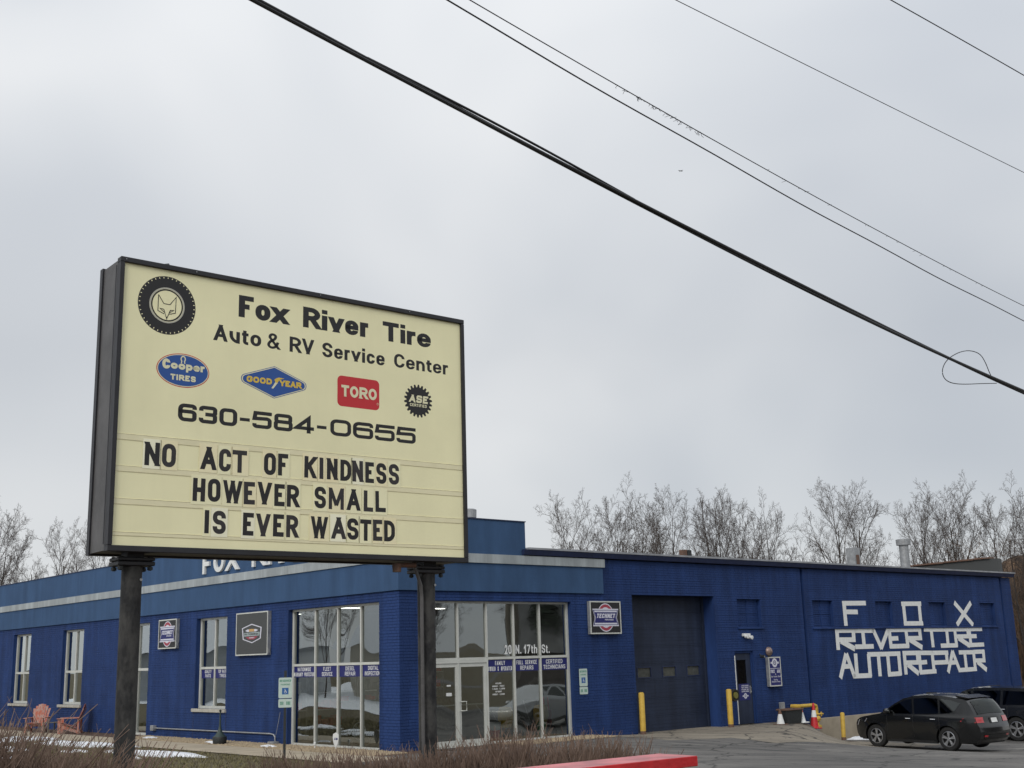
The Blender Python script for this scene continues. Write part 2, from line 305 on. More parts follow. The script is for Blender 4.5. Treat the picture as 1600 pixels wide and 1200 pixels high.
# ------------------------------------------------------------------ stroke lettering
R_ = True
G = {
'A': (1.0, [[(0,0),(.5,1)],[(1,0),(.5,1)],[(.16,.3),(.84,.3)]]),
'B': (.95, [[(0,0),(0,1)],[(0,1),(1,1,1),(1,.53,1),(0,.53)],[(0,.53),(1,.53,1),(1,0,1),(0,0)]]),
'C': (.95, [[(1,.7),(1,1,1),(0,1,1),(0,0,1),(1,0,1),(1,.3)]]),
'D': (.95, [[(0,0),(0,1)],[(0,1),(1,1,1),(1,0,1),(0,0)]]),
'E': (.85, [[(1,1),(0,1),(0,0),(1,0)],[(0,.52),(.88,.52)]]),
'F': (.82, [[(1,1),(0,1),(0,0)],[(0,.5),(.88,.5)]]),
'G': (1.0, [[(1,.72),(1,1,1),(0,1,1),(0,0,1),(1,0,1),(1,.46),(.55,.46)]]),
'H': (.95, [[(0,0),(0,1)],[(1,0),(1,1)],[(0,.5),(1,.5)]]),
'I': (0, [[(0,0),(0,1)]]),
'K': (.98, [[(0,0),(0,1)],[(1,1),(0,.38)],[(.36,.6),(1,0)]]),
'L': (.82, [[(0,1),(0,0),(1,0)]]),
'M': (1.25, [[(0,0),(0,1)],[(1,0),(1,1)],[(0.04,1),(.5,0.12)],[(.96,1),(.5,0.12)]]),
'N': (1.0, [[(0,0),(0,1)],[(1,0),(1,1)],[(0.02,1),(.98,0)]]),
'O': (1.0, [[(.5,1),(0,1,1),(0,0,1),(1,0,1),(1,1,1),(.5,1)]]),
'P': (.92, [[(0,0),(0,1)],[(0,1),(1,1,1),(1,.45,1),(0,.45)]]),
'Q': (1.0, [[(.5,1),(0,1,1),(0,0,1),(1,0,1),(1,1,1),(.5,1)],[(.6,.3),(1,0)]]),
'R': (.98, [[(0,0),(0,1)],[(0,1),(1,1,1),(1,.47,1),(0,.47)],[(.5,.47),(1,0)]]),
'S': (.93, [[(1,.72),(1,1,1),(0,1,1),(0,.53,1),(1,.47,1),(1,0,1),(0,0,1),(0,.28)]]),
'T': (.9, [[(0,1),(1,1)],[(.5,1),(.5,0)]]),
'U': (.95, [[(0,1),(0,0,1),(1,0,1),(1,1)]]),
'V': (1.0, [[(0,1),(.5,0)],[(1,1),(.5,0)]]),
'W': (1.4, [[(0,1),(.26,0)],[(.5,1),(.26,0)],[(.5,1),(.74,0)],[(1,1),(.74,0)]]),
'X': (1.0, [[(0,1),(1,0)],[(0,0),(1,1)]]),
'Y': (1.0, [[(0,1),(.5,.42)],[(1,1),(.5,.42)],[(.5,.5),(.5,0)]]),
'Z': (.9, [[(0,1),(1,1),(0,0),(1,0)]]),
'0': (1.0, [[(.5,1),(0,1,1),(0,0,1),(1,0,1),(1,1,1),(.5,1)]]),
'1': (.5, [[(1,0),(1,1)],[(1,.9),(0,.7)]]),
'2': (.9, [[(0,.72),(0,1,1),(1,1,1),(1,.5,1),(0,0),(1,0)]]),
'3': (1.0, [[(0,.75),(0,1,1),(1,1,1),(1,.52,1),(.3,.52)],[(.3,.52),(1,.52,1),(1,0,1),(0,0,1),(0,.25)]]),
'4': (1.05, [[(.78,0),(.78,1),(0,.24),(1,.24)]]),
'5': (1.0, [[(1,1),(.06,1),(.0,.58),(1,.62,1),(1,0,1),(0,0,1),(0,.22)]]),
'6': (1.0, [[(1,.76),(1,1,1),(0,1,1),(0,0,1),(1,0,1),(1,.58,1),(0,.58)]]),
'7': (.9, [[(0,1),(1,1),(.35,0)]]),
'8': (1.0, [[(.5,1),(.03,1,1),(.03,.53,1),(.97,.53,1),(.97,1,1),(.5,1)],[(.5,.53),(0,.53,1),(0,0,1),(1,0,1),(1,.53,1),(.5,.53)]]),
'-': (.5, [[(0,.42),(1,.42)]]),
'.': (0, [[(0,0),(0,.16)]]),
'&': (1.15, [[(1,0),(.12,.75),(.12,1,1),(.72,1,1),(.72,.68,1),(0,.4,1),(0,0,1),(.75,0,1),(.95,.45)]]),
'a': (.8, [[(.04,.54),(.04,.72,1),(1,.72,1),(1,0)],[(1,.42),(0,.42,1),(0,0,1),(1,0.02)]]),
'b': (.8, [[(0,0),(0,1)],[(0,.72),(1,.72,1),(1,0,1),(0,0)]]),
'c': (.78, [[(1,.5),(1,.72,1),(0,.72,1),(0,0,1),(1,0,1),(1,.24)]]),
'd': (.8, [[(1,0),(1,1)],[(1,.72),(0,.72,1),(0,0,1),(1,0)]]),
'e': (.8, [[(0,.37),(1,.37),(1,.72,1),(0,.72,1),(0,0,1),(.97,0,1),(.97,.2)]]),
'g': (.8, [[(1,.72),(1,-.24,1),(0.05,-.24)],[(1,.72),(0,.72,1),(0,0,1),(1,0)]]),
'h': (.8, [[(0,0),(0,1)],[(0,.46),(0,.72,1),(1,.72,1),(1,0)]]),
'i': (0, [[(0,0),(0,.72)],[(0,.85),(0,1.0)]]),
'k': (.8, [[(0,0),(0,1)],[(1,.72),(0,.25)],[(.4,.4),(1,0)]]),
'l': (0, [[(0,0),(0,1)]]),
'm': (1.25, [[(0,0),(0,.72)],[(0,.72),(.5,.72,1),(.5,0)],[(.5,.72),(1,.72,1),(1,0)]]),
'n': (.8, [[(0,0),(0,.72)],[(0,.46),(0,.72,1),(1,.72,1),(1,0)]]),
'o': (.84, [[(.5,.72),(0,.72,1),(0,0,1),(1,0,1),(1,.72,1),(.5,.72)]]),
'p': (.8, [[(0,-.26),(0,.72)],[(0,.72),(1,.72,1),(1,0,1),(0,0)]]),
'r': (.5, [[(0,0),(0,.72)],[(0,.40),(0,.72,1),(1,.72)]]),
's': (.75, [[(1,.52),(1,.72,1),(0,.72,1),(0,.38,1),(1,.34,1),(1,0,1),(0,0,1),(0,.2)]]),
't': (.5, [[(.35,.95),(.35,0,1),(1,0)],[(0,.72),(1,.72)]]),
'u': (.8, [[(0,.72),(0,0,1),(1,0.0)],[(1,.72),(1,0)]]),
'v': (.85, [[(0,.72),(.5,0)],[(1,.72),(.5,0)]]),
'x': (.88, [[(0,.72),(1,0)],[(0,0),(1,.72)]]),
'y': (.85, [[(0,.72),(.5,0)],[(1,.72),(.3,-.26)]]),
}
def fillet(pts, R, seg=5):
    """pts: (x,y[,1]); rounded corners become quarter-ellipse-like curves"""
    out = []
    n = len(pts)
    for i, p in enumerate(pts):
        if len(p) > 2 and 0 < i < n-1 and R > 0:
            a = pts[i-1]; b = pts[i+1]
            ka = R*(0.5 if len(a) > 2 else 0.98); kb = R*(0.5 if len(b) > 2 else 0.98)
            la = math.hypot(a[0]-p[0], a[1]-p[1]) or 1e-9; lb = math.hypot(b[0]-p[0], b[1]-p[1]) or 1e-9
            da, db = ka*la, kb*lb; da, db = min(da, db*1.25), min(db, da*1.25); ka, kb = da/la, db/lb
            A = (p[0]+(a[0]-p[0])*ka, p[1]+(a[1]-p[1])*ka); B = (p[0]+(b[0]-p[0])*kb, p[1]+(b[1]-p[1])*kb)
            for k in range(seg+1):
                t = k/seg*PI/2
                c, s_ = 1-math.sin(t), 1-math.cos(t)
                out.append((p[0]+(A[0]-p[0])*c+(B[0]-p[0])*s_, p[1]+(A[1]-p[1])*c+(B[1]-p[1])*s_))
        else: out.append((p[0], p[1]))
    q = [out[0]]
    for p in out[1:]:
        if abs(p[0]-q[-1][0])+abs(p[1]-q[-1][1]) > 1e-7: q.append(p)
    return q
def ribbon(pts, w, closed=False, clipy=None, clipx=None):
    """2D ribbon -> (left pts, right pts)"""
    n = len(pts); Lp = []; Rp = []
    def nrm(a, b):
        dx, dy = b[0]-a[0], b[1]-a[1]; d = math.hypot(dx, dy) or 1e-9
        return (-dy/d, dx/d), (dx/d, dy/d)
    for i in range(n):
        if closed: a, b = pts[i-1] if i else pts[n-2], pts[(i+1) % n] if i < n-1 else pts[1]
        else: a, b = pts[max(i-1, 0)], pts[min(i+1, n-1)]
        if (i == 0 or i == n-1) and not closed:
            nn, d = nrm(a, b); m = 1.0
        else:
            n1, d1 = nrm(a, pts[i]); n2, d2 = nrm(pts[i], b)
            sx, sy = n1[0]+n2[0], n1[1]+n2[1]; l = math.hypot(sx, sy) or 1e-9
            nn = (sx/l, sy/l); m = min(1/max(nn[0]*n1[0]+nn[1]*n1[1], 0.35), 2.6); d = d1
        p = pts[i]; l_ = (p[0]+nn[0]*w/2*m, p[1]+nn[1]*w/2*m); r_ = (p[0]-nn[0]*w/2*m, p[1]-nn[1]*w/2*m)
        if (i == 0 or i == n-1) and not closed:
            nn, d = nrm(a, b)
            if clipy and clipy[0 if i == 0 else 1] is not None and abs(d[1]) > 0.3:
                Y = clipy[0 if i == 0 else 1]
                l_ = (l_[0]+(Y-l_[1])*d[0]/d[1], Y); r_ = (r_[0]+(Y-r_[1])*d[0]/d[1], Y)
            elif clipx and clipx[0 if i == 0 else 1] is not None and abs(d[0]) > 0.3:
                X = clipx[0 if i == 0 else 1]
                l_ = (X, l_[1]+(X-l_[0])*d[1]/d[0]); r_ = (X, r_[1]+(X-r_[0])*d[1]/d[0])
        Lp.append(l_); Rp.append(r_)
    return Lp, Rp
def put_ribbon(mb, Lp, Rp, y, mi, depth=0.0):
    n = len(Lp)
    if not depth:
        vs = [(p[0], y, p[1]) for p in Lp] + [(p[0], y, p[1]) for p in Rp]
        mb.add(vs, [(i, n+i, n+i+1, i+1) for i in range(n-1)], mi)
    else:
        vs = [(p[0], y, p[1]) for p in Lp] + [(p[0], y, p[1]) for p in Rp] + [(p[0], y+depth, p[1]) for p in Lp] + [(p[0], y+depth, p[1]) for p in Rp]
        f = []
        for i in range(n-1):
            f += [(i, n+i, n+i+1, i+1), (2*n+i, 2*n+i+1, 3*n+i+1, 3*n+i), (i, i+1, 2*n+i+1, 2*n+i), (n+i, 3*n+i, 3*n+i+1, n+i+1)]
        f += [(0, 2*n, 3*n, n), (n-1, 2*n-1, 4*n-1, 3*n-1)]
        mb.add(vs, f, mi)
HF = [1.0]
def glyph(mb, ch, x, z, Wd, H, w, y, mi=0, R=1.0, slant=0.0, depth=0.0, eps=0.00025):
    k_ = 1.0/(HF[0]*(.86 if (HF[0] < 1 and ch in 'aesgz') else 1)); H = H*k_
    gw, strokes = G[ch]
    low = ch in 'aceimnoprsuvxgy' or ch in 'bdhkt'
    def my(v):
        if low and v <= .72001 and v >= 0: return w/2 + v/.72*(.72*H-w)
        if v < 0: return v*H
        return w/2 + v*(H-w)
    if ch == '.':
        put_ribbon(mb, [(x, z+w*1.05), (x+w*1.05, z+w*1.05)], [(x, z), (x+w*1.05, z)], y, mi, depth); return
    for k, st in enumerate(strokes):
        pts = [((w/2 + p[0]*(Wd-w)) if gw else w/2, my(p[1]), *p[2:]) for p in st]
        closed = (len(pts) > 3 and abs(pts[0][0]-pts[-1][0]) < 1e-6 and abs(pts[0][1]-pts[-1][1]) < 1e-6)
        cy = []; cx = []
        for e_ in (st[0], st[-1]):
            top = .72 if (low and abs(e_[1]-.72) < 1e-6) else 1.0
            cy.append(0.0 if e_[1] == 0 else (top*H if abs(e_[1]-top) < 1e-6 else None))
            cx.append(0.0 if e_[0] == 0 else (Wd if e_[0] == 1 else None))
        if ch == 'i' and k == 1: pts = [(w/2, .80*H), (w/2, H)]; cy = [None, H]
        q = fillet(pts, R)
        Lp, Rp = ribbon(q, w, closed, cy, cx)
        f = lambda p: (x+p[0]+slant*p[1]/k_, z+p[1]/k_)
        put_ribbon(mb, [f(p) for p in Lp], [f(p) for p in Rp], y-eps*k, mi, depth)
def text(mb, s, x0, x1, z, H, w, y, mi=0, R=1.0, gap=None, slant=0.0, space=None, depth=0.0, fix=None):
    """lay s out between x0 and x1 with cap height H and stroke weight w; returns glyph boxes"""
    gap = w*0.55 if gap is None else gap
    space = H*0.35 if space is None else space
    fixed = 0; flex = 0; n = 0
    for ch in s:
        if ch == ' ': fixed += space; continue
        g = G[ch][0]
        if g == 0: fixed += w
        else: flex += g
        n += 1
    fixed += gap*(len(s)-1)
    u = (x1-x0-fixed)/max(flex, 1e-6)
    x = x0; boxes = []
    for ch in s:
        if ch == ' ': x += space+gap; continue
        g = G[ch][0]; Wd = g*u if g else w
        glyph(mb, ch, x, z, Wd, H, w, y, mi, R, slant, depth)
        boxes.append((ch, x, x+Wd)); x += Wd+gap
    return boxes
def ellipse(cx, cz, rx, rz, n=40, a0=0, a1=2*PI, rot=0):
    r = []
    for k in range(n):
        a = a0+(a1-a0)*k/(n if abs(a1-a0-2*PI) < 1e-6 else n-1)
        X, Z = rx*math.cos(a), rz*math.sin(a)
        r.append((cx+X*math.cos(rot)-Z*math.sin(rot), cz+X*math.sin(rot)+Z*math.cos(rot)))
    return r
def rrect(x0, x1, z0, z1, r, n=5):
    o = []
    for cx, cz, a in ((x1-r, z0+r, -PI/2), (x1-r, z1-r, 0), (x0+r, z1-r, PI/2), (x0+r, z0+r, PI)):
        for k in range(n+1): o.append((cx+r*math.cos(a+PI/2*k/n), cz+r*math.sin(a+PI/2*k/n)))
    return o
def ring(mb, cx, cz, ro, ri, y, mi, n=48, sx=1.0):
    o = ellipse(cx, cz, ro*sx, ro, n); i = ellipse(cx, cz, ri*sx, ri, n)
    vs = [(p[0], y, p[1]) for p in o] + [(p[0], y, p[1]) for p in i]
    mb.add(vs, [(k, (k+1) % n, n+(k+1) % n, n+k) for k in range(n)], mi)
# ------------------------------------------------------------------ terrain
def smooth(t):
    t = max(0.0, min(1.0, t)); return t*t*(3-2*t)
def gz(X, Y):
    u, v = UVof((X, Y))
    u0 = 15.2 - 6.2*max(0, min(1, (-v-1.0)/3.2))
    t = (u-u0)/(16.9-0.5*max(0, min(1, (-v-1.0)/3))-u0)
    z = -0.10*smooth((u-6)/3) - 0.71*smooth(t)
    z -= 0.055*max(0, min(u-17.4, 4)) + 0.25*smooth((-v-2)/5)*smooth(u/8)*(1-smooth(t))
    z += 0.5*(1-smooth((Y-11)/7.0))
    return z
def gw(u, v):
    p = W(u, v); return gz(p.x, p.y)
def axis_lines(a, b, step, far):
    l = [a + step*i for i in range(int(round((b-a)/step))+1)]
    d = step*2; x = b
    while x < far: x += d; d *= 1.5; l.append(x)
    d = step*2; x = a; pre = []
    while x > -far: x -= d; d *= 1.5; pre.append(x)
    return pre[::-1] + l
US = axis_lines(-30, 40, 0.5, 1400); VS = axis_lines(-34, 40, 0.5, 1400)
def ground_sheet(name, mt, off, sel=None, parent=None, kind='structure'):
    idx = {}; vs = []; fs = []
    def vid(i, j):
        if (i, j) not in idx:
            idx[(i, j)] = len(vs); p = W(US[i], VS[j]); vs.append((p.x, p.y, gz(p.x, p.y)+off))
        return idx[(i, j)]
    for i in range(len(US)-1):
        for j in range(len(VS)-1):
            if sel and not sel((US[i]+US[i+1])/2, (VS[j]+VS[j+1])/2): continue
            fs.append((vid(i, j), vid(i+1, j), vid(i+1, j+1), vid(i, j+1)))
    b = MB(); b.add(vs, fs); o = b.build(name, mt); tag(o, kind=kind); return o
def worldY(u, v): return W(u, v).y
in_build = lambda u, v: 0.5 < u < 32 and 0.5 < v < 33.5
ground_sheet('ground', M['grass'], 0.0)
def sel_asph(u, v):
    y = worldY(u, v); x = W(u, v).x
    if y < 18.2: return False
    if x > 70 or u > 39: return False
    if u < -2.5 or v > -0.5: return (u > 17.0 and -0.5 < v < 0) 
    if 6.5 < u < 17.5 and v > -4.5+(u < 9)*1.5: return False
    if 3.0 < u < 6.5 and v > -1.0: return False
    return True
ground_sheet('parking_lot', M['asphalt'], 0.012, sel_asph)
ground_sheet('concrete_apron', M['conc'], 0.015, lambda u, v: 6.5 < u < 17.5 and -4.5+(u < 9)*1.5 < v < 0.5 and not (u > 14.5 and v > -1.5))
M['dirt'] = mat('dirt', (0.15,0.12,0.09), 0.95, var=0.5, vscale=5, bump=1.0, detail=9, col2=(0.08,0.06,0.045))
ground_sheet('dirt_patch', M['dirt'], 0.013, lambda u, v: 14.5 < u < 17.5 and -1.5 < v < 0.5)
ground_sheet('snow_field', M['snow'], 0.02, lambda u, v: -130 < u < -14 and -4 < v < 70)
ground_sheet('sidewalk', M['walk'], 0.02, lambda u, v: -2.5 < u < -1.0 and -1.5 < v < 30)
ground_sheet('gravel_bed', M['mulch'], 0.018, lambda u, v: (-1.0 < u < 0.5 and -0.5 < v < 32) or (3.0 < u < 6.5 and -1.0 < v < 0.5))
ground_sheet('road', M['asphalt'], 0.014, lambda u, v: -9 < worldY(u, v) < 5.5)
# far slope of leaf litter at the right of the shop
def mound(name, cx, cy, rx, ry, h, mt, seed, n=22, base=None, rot=0, kind='structure', irr=0.25, parent=None):
    rnd = random.Random(seed); ph = [rnd.uniform(0, 6.28) for _ in range(8)]; am = [rnd.uniform(0.3, 1) for _ in range(8)]
    vs = []; fs = []; rings = 7
    for i in range(rings+1):
        t = i/rings
        for k in range(n):
            a = 2*PI*k/n
            rr = 1+irr*sum(am[q]*math.sin((q+2)*a+ph[q])/(q+1.5) for q in range(6))
            lx = rx*rr*t*math.cos(a); ly = ry*rr*t*math.sin(a)
            X = cx+lx*math.cos(rot)-ly*math.sin(rot); Y = cy+lx*math.sin(rot)+ly*math.cos(rot)
            g = gz(X, Y) if base is None else base
            hh = h*(1-t**2.2)*(1+0.25*math.sin(a*5+ph[1]+t*6)) if i < rings else -0.03
            vs.append((X, Y, g+hh+0.02))
    for i in range(rings):
        for k in range(n):
            fs.append((i*n+k, (i+1)*n+k, (i+1)*n+(k+1) % n, i*n+(k+1) % n))
    b = MB(); b.add(vs, fs); o = b.build(name, mt, smooth=True, fix=True); return tag(o, kind=kind)
M['leaflitter'] = mat('leaf_litter', (0.15,0.09,0.05), 0.95, var=0.6, vscale=1.2, bump=1.0, detail=10, col2=(0.05,0.035,0.025))
mound('hillside', 60, 108, 34, 22, 10.5, M['leaflitter'], 5, n=40)
# snow patches
def snow(u, v, ru, rv, seed, h=0.05):
    p = W(u, v); mound('snow_patch', p.x, p.y, ru, rv, h, M['snow'], seed, rot=ANG, kind='stuff', irr=0.35, n=34)
for a in ((-3.55, 6.2, 0.55, 2.6, 11), (-3.0, 12.2, 0.7, 2.9, 12), (-3.2, 17.2, 1.1, 2.2, 13), (-5.2, 12.5, 0.5, 1.5, 14), (-0.7, 8.2, 0.22, 0.75, 15), (-0.62, 12.6, 0.25, 0.5, 16), (-0.7, 5.1, 0.2, 0.4, 17), (-6.5, 8.5, 0.6, 0.8, 19), (-6.0, 17.5, .8, 1.6, 21)):
    snow(*a)
for k, a in enumerate(((19.4, -0.3, .8, 0.12), (21.5, -0.35, 1.6, 0.25), (24.5, -0.4, 1.2, 0.3), (-4.4, 9.2, .3, .5), (-4.6, 5.0, .16, .3))):
    snow(*a, 30+k, h=0.09 if k < 3 else 0.04)
# pebbles
def pebbles(name, regs, n, seed):
    rnd = random.Random(seed); b = MB()
    for _ in range(n):
        u0, u1, v0, v1 = rnd.choices([r[:4] for r in regs], [r[4] for r in regs])[0]
        u = rnd.uniform(u0, u1); v = rnd.uniform(v0, v1); p = W(u, v); z = gz(p.x, p.y)+0.015
        s = rnd.uniform(0.02, 0.05); a = rnd.uniform(0, PI); c, s_ = math.cos(a), math.sin(a)
        pts = []
        for (x, y, h) in ((1,0,.35),(.35,.8,.3),(-.6,.7,.35),(-1,-.1,.3),(-.3,-.8,.35),(.7,-.6,.3)):
            x *= s*rnd.uniform(.8,1.2); y *= s*rnd.uniform(.7,1.1); pts.append((p.x+x*c-y*s_, p.y+x*s_+y*c, z+h*s))
        top = (p.x+rnd.uniform(-.3,.3)*s, p.y+rnd.uniform(-.3,.3)*s, z+s*rnd.uniform(.7,1.1))
        bot = [(q[0], q[1], z-0.02) for q in pts]
        b.add(pts+[top]+bot, [(i, (i+1) % 6, 6) for i in range(6)]+[(7+i, 7+(i+1) % 6, (i+1) % 6, i) for i in range(6)])
    o = b.build(name, M['stone']); tag(o, kind='stuff')
pebbles('pebbles', [(-1.02, -0.02, -0.4, 14.0, 14.0), (3.1, 6.6, -1.0, -0.03, 4.2)], 9500, 3)
# winter grass tufts
def tufts(n, seed):
    rnd = random.Random(seed); b = MB()
    for _ in range(n):
        u = rnd.uniform(-9, -2.6); v = rnd.uniform(-2, 24); p = W(u, v)
        if p.y < 20: continue
        z = gz(p.x, p.y)
        for k in range(3):
            a = rnd.uniform(0, 2*PI); h = rnd.uniform(0.03, 0.09); w_ = 0.008
            dx, dy = math.cos(a), math.sin(a); x, y = p.x+rnd.uniform(-.05,.05), p.y+rnd.uniform(-.05,.05)
            b.add([(x-dy*w_, y+dx*w_, z), (x+dy*w_, y-dx*w_, z), (x+dx*h*.6, y+dy*h*.6, z+h)], [(0,1,2)])
    tag(b.build('grass', mat('dry_grass_blade', (0.16,0.14,0.065), 0.9, var=0.5, vscale=6)), kind='stuff')
tufts(14000, 8)
# ------------------------------------------------------------------ the shop
shop = empty('tire_shop_building', K, ANG, 'single storey dark blue painted brick tyre shop with grey fascia band and white painted lettering', 'building')
ident = lambda x, y, z: (x, y, z)
left = lambda x, y, z: (y, -x, z)
def wall_cells(b, a0, a1, z0, z1, holes, y0, y1):
    xs = sorted({a0, a1, *[h[0] for h in holes], *[h[1] for h in holes]}); zs = sorted({z0, z1, *[h[2] for h in holes], *[h[3] for h in holes]})
    xs = [x for x in xs if a0 <= x <= a1]; zs = [z for z in zs if z0 <= z <= z1]
    for j in range(len(zs)-1):
        run = None
        for i in range(len(xs)-1):
            cx, cz = (xs[i]+xs[i+1])/2, (zs[j]+zs[j+1])/2
            solid = not any(h[0] < cx < h[1] and h[2] < cz < h[3] for h in holes)
            if solid: run = xs[i] if run is None else run
            if run is not None and (not solid or i == len(xs)-2):
                b.box(run, xs[i+1] if solid else xs[i], y0, y1, zs[j], zs[j+1]); run = None
H_R = [(0.87,6.01,-0.1,3.69),(8.55,12.36,-0.3,3.94),(13.24,14.2,-0.3,2.22)]
REC_R = [(13.53,14.76,2.95,3.87),(17.7,18.92,2.92,3.87),(21.67,22.8,2.92,3.87),(25.46,26.67,2.92,3.87),(29.45,30.69,2.92,3.87)]
SLOT_R = [(17.12,17.26,-0.1,4.93),(31.36,31.5,-0.1,4.93)]
H_L = [(0.87,5.3,-0.1,3.69),(8.87,10.85,0.93,3.68),(14.25,16.3,-0.1,3.70),(19.83,21.83,0.95,3.70),(25.2,27.15,0.95,3.70)]
HLx = [(-h[1], -h[0], h[2], h[3]) for h in H_L]
b = MB(); wall_cells(b, 0.02, 32.3, -1.3, 4.93, H_R+REC_R+SLOT_R, 0.0085, 0.34)
for h in REC_R: b.box(h[0]-.01, h[1]+.01, 0.13, 0.34, h[2]-.01, h[3]+.01)
for h in SLOT_R: b.box(h[0], h[1], 0.11, 0.34, h[2], h[3])
b.box(32.3-.3, 32.302, .34, 33.9, -1.3, 4.93)
b.build('wall', M['brick'], shop)
b = MB(); wall_cells(b, -34.0, -0.34, -0.4, 4.93, HLx, 0.0085, 0.34)
b.box(-0.34, -0.0087, 0.0085, 0.0199, -0.4, 4.93)
b.xform(left); b.build('wall', M['brick'], shop)
# bricks
BL, BH, JT = 0.2, 0.064, 0.011
def brick_rows(a0, a1, z0, z1, holes, seed, depth=0.02, proud=0.0):
    rnd = random.Random(seed); res = []
    row = 0; z = z0; VJ = 0.003
    while z + BH < z1 + 0.02:
        iv = [(a0, a1)]
        for h in holes:
            if h[2] < z+BH*0.6 and h[3] > z+BH*0.4:
                nv = []
                for s, e_ in iv:
                    if h[1] <= s or h[0] >= e_: nv.append((s, e_)); continue
                    if h[0] > s: nv.append((s, h[0]))
                    if h[1] < e_: nv.append((h[1], e_))
                iv = nv
        off = rnd.choice((0, .07, .1, .13)); rd = rnd.uniform(-.003, .003)
        for s, e_ in iv:
            k = math.floor((s-off)/(BL+VJ)); x = off + k*(BL+VJ)
            while x < e_:
                xa = max(x, s+0.002); xb = min(x+BL, e_-0.002)
                if xb-xa > 0.03: res.append((xa, xb, z, min(z+BH, z1-.001), rd+rnd.uniform(-0.0015, 0.0015)))
                x += BL+VJ
        z += BH+JT; row += 1
    return res
def brick_mesh(b, lst, y=0.0):
    for xa, xb, za, zb, d in lst:
        c = 0.005; e2 = .0012; t = 0.3*d
        vs = [(xa,y+.015,za),(xb,y+.015,za),(xb,y+.015,zb),(xa,y+.015,zb),(xa+e2,y+d,za+c),(xb-e2,y+d+t,za+c),(xb-e2,y+d,zb-c),(xa+e2,y+d-t,zb-c)]
        b.add(vs, [(4,5,6,7),(0,1,5,4),(1,2,6,5),(2,3,7,6),(3,0,4,7)])
foundR = [(17.26, 33, -2, -0.1)]
BR = brick_rows(0.012, 32.3, -0.2, 4.93, H_R+REC_R+SLOT_R+foundR+[(0,7.29,3.95,5)], 1)
BLt = brick_rows(-33.9, -0.0, -0.05, 3.93, HLx, 2)
nearR = [q for q in BR if q[1] < 0.9 and q[0] >= 0]; nearL = [q for q in BLt if q[0] > -0.9]
nearR.sort(key=lambda q: q[0]); nearL.sort(key=lambda q: -q[1])
nearL = nearL[:200]; nearR = nearR[:100]
brick_mesh_cache = {}
def brick_obj(q, wall):
    xa, xb, za, zb, d = q
    key = (round(xb-xa, 3), round(zb-za, 3), wall)
    if key not in brick_mesh_cache:
        b = MB(); brick_mesh(b, [(0, xb-xa, 0, zb-za, 0.0)])
        if wall == 'L': b.xform(left)
        o = b.build('brick', M['brick'], shop); brick_mesh_cache[key] = o.data
    else:
        o = bpy.data.objects.new('brick', brick_mesh_cache[key]); C.objects.link(o); o.parent = shop
    o.location = (xa, d, za) if wall == 'R' else left(xa, d, za)
for q in nearR: brick_obj(q, 'R')
for q in nearL: brick_obj(q, 'L')
sn = set(nearR); b = MB(); brick_mesh(b, [q for q in BR if q not in sn])
b.build('brickwork', M['brick'], shop)['kind'] = 'stuff'
sn = set(nearL); b = MB(); brick_mesh(b, [q for q in BLt if q not in sn]); b.xform(left)
b.build('brickwork', M['brick'], shop)['kind'] = 'stuff'
b = MB()
for h in REC_R: brick_mesh(b, brick_rows(h[0]+.01, h[1]-.01, h[2], h[3], [], 4), 0.12)
b.build('window_infill_brickwork', M['brick'], shop)['kind'] = 'stuff'
# sills of the bricked up windows, beam lines crossing them
for a0, a1 in ((13.5, 14.85), (17.6, 30.78)):
    b = MB(); b.bbox(a0, a1, -0.05, 0.12, 2.86 if a0 > 15 else 2.89, 2.92 if a0 > 15 else 2.95, 0.006); b.build('window_sill', M['brick'], shop)
for h in REC_R[:2]:
    b = MB(); c = (h[0]+h[1])/2; b.box(c-.012, c+.012, 0.1, 0.117, h[2]+.03, h[3]-.02); b.box(h[0]+.05, h[1]-.05, 0.0995, 0.1165, (h[2]+h[3])/2-.012, (h[2]+h[3])/2+.012)
    b.build('infill_batten', M['brick'], shop)
# foundation
b = MB(); b.bbox(17.26, 32.28, -0.03, 0.02, -1.5, -0.1, 0.01); b.build('foundation', M['found'], shop)
# fascia: lower stucco, grey band, upper parapet
b = MB(); b.box(-0.06, 7.30, -0.06, 0.0, 3.94, 4.69); b.build('fascia_panel', M['stucco'], shop)
b = MB(); b.box(-34, 0.0, -0.06, 0.0, 3.94, 4.69); b.xform(left); b.build('fascia_panel', M['stucco'], shop)
b = MB(); b.box(-0.10, 7.36, -0.10, 0.0, 4.69, 4.93); b.build('fascia_band', M['band'], shop)
b = MB(); b.box(-34, 0.0, -0.10, 0.0, 4.69, 4.93); b.xform(left); b.build('fascia_band', M['band'], shop)
b = MB(); b.box(-0.055, 4.29, -0.055, 0.25, 4.93, 5.86); b.build('parapet', M['stucco'], shop)
b = MB(); b.box(-34, -0.25, -0.055, 0.25, 4.93, 5.83); b.xform(left); b.build('parapet', M['stucco'], shop)
b = MB(); b.box(-0.08, 4.31, -0.08, 0.27, 5.86, 5.885); b.build('coping', M['navy'], shop)
b = MB(); b.box(-34, -0.27, -0.08, 0.27, 5.83, 5.855); b.xform(left); b.build('coping', M['navy'], shop)
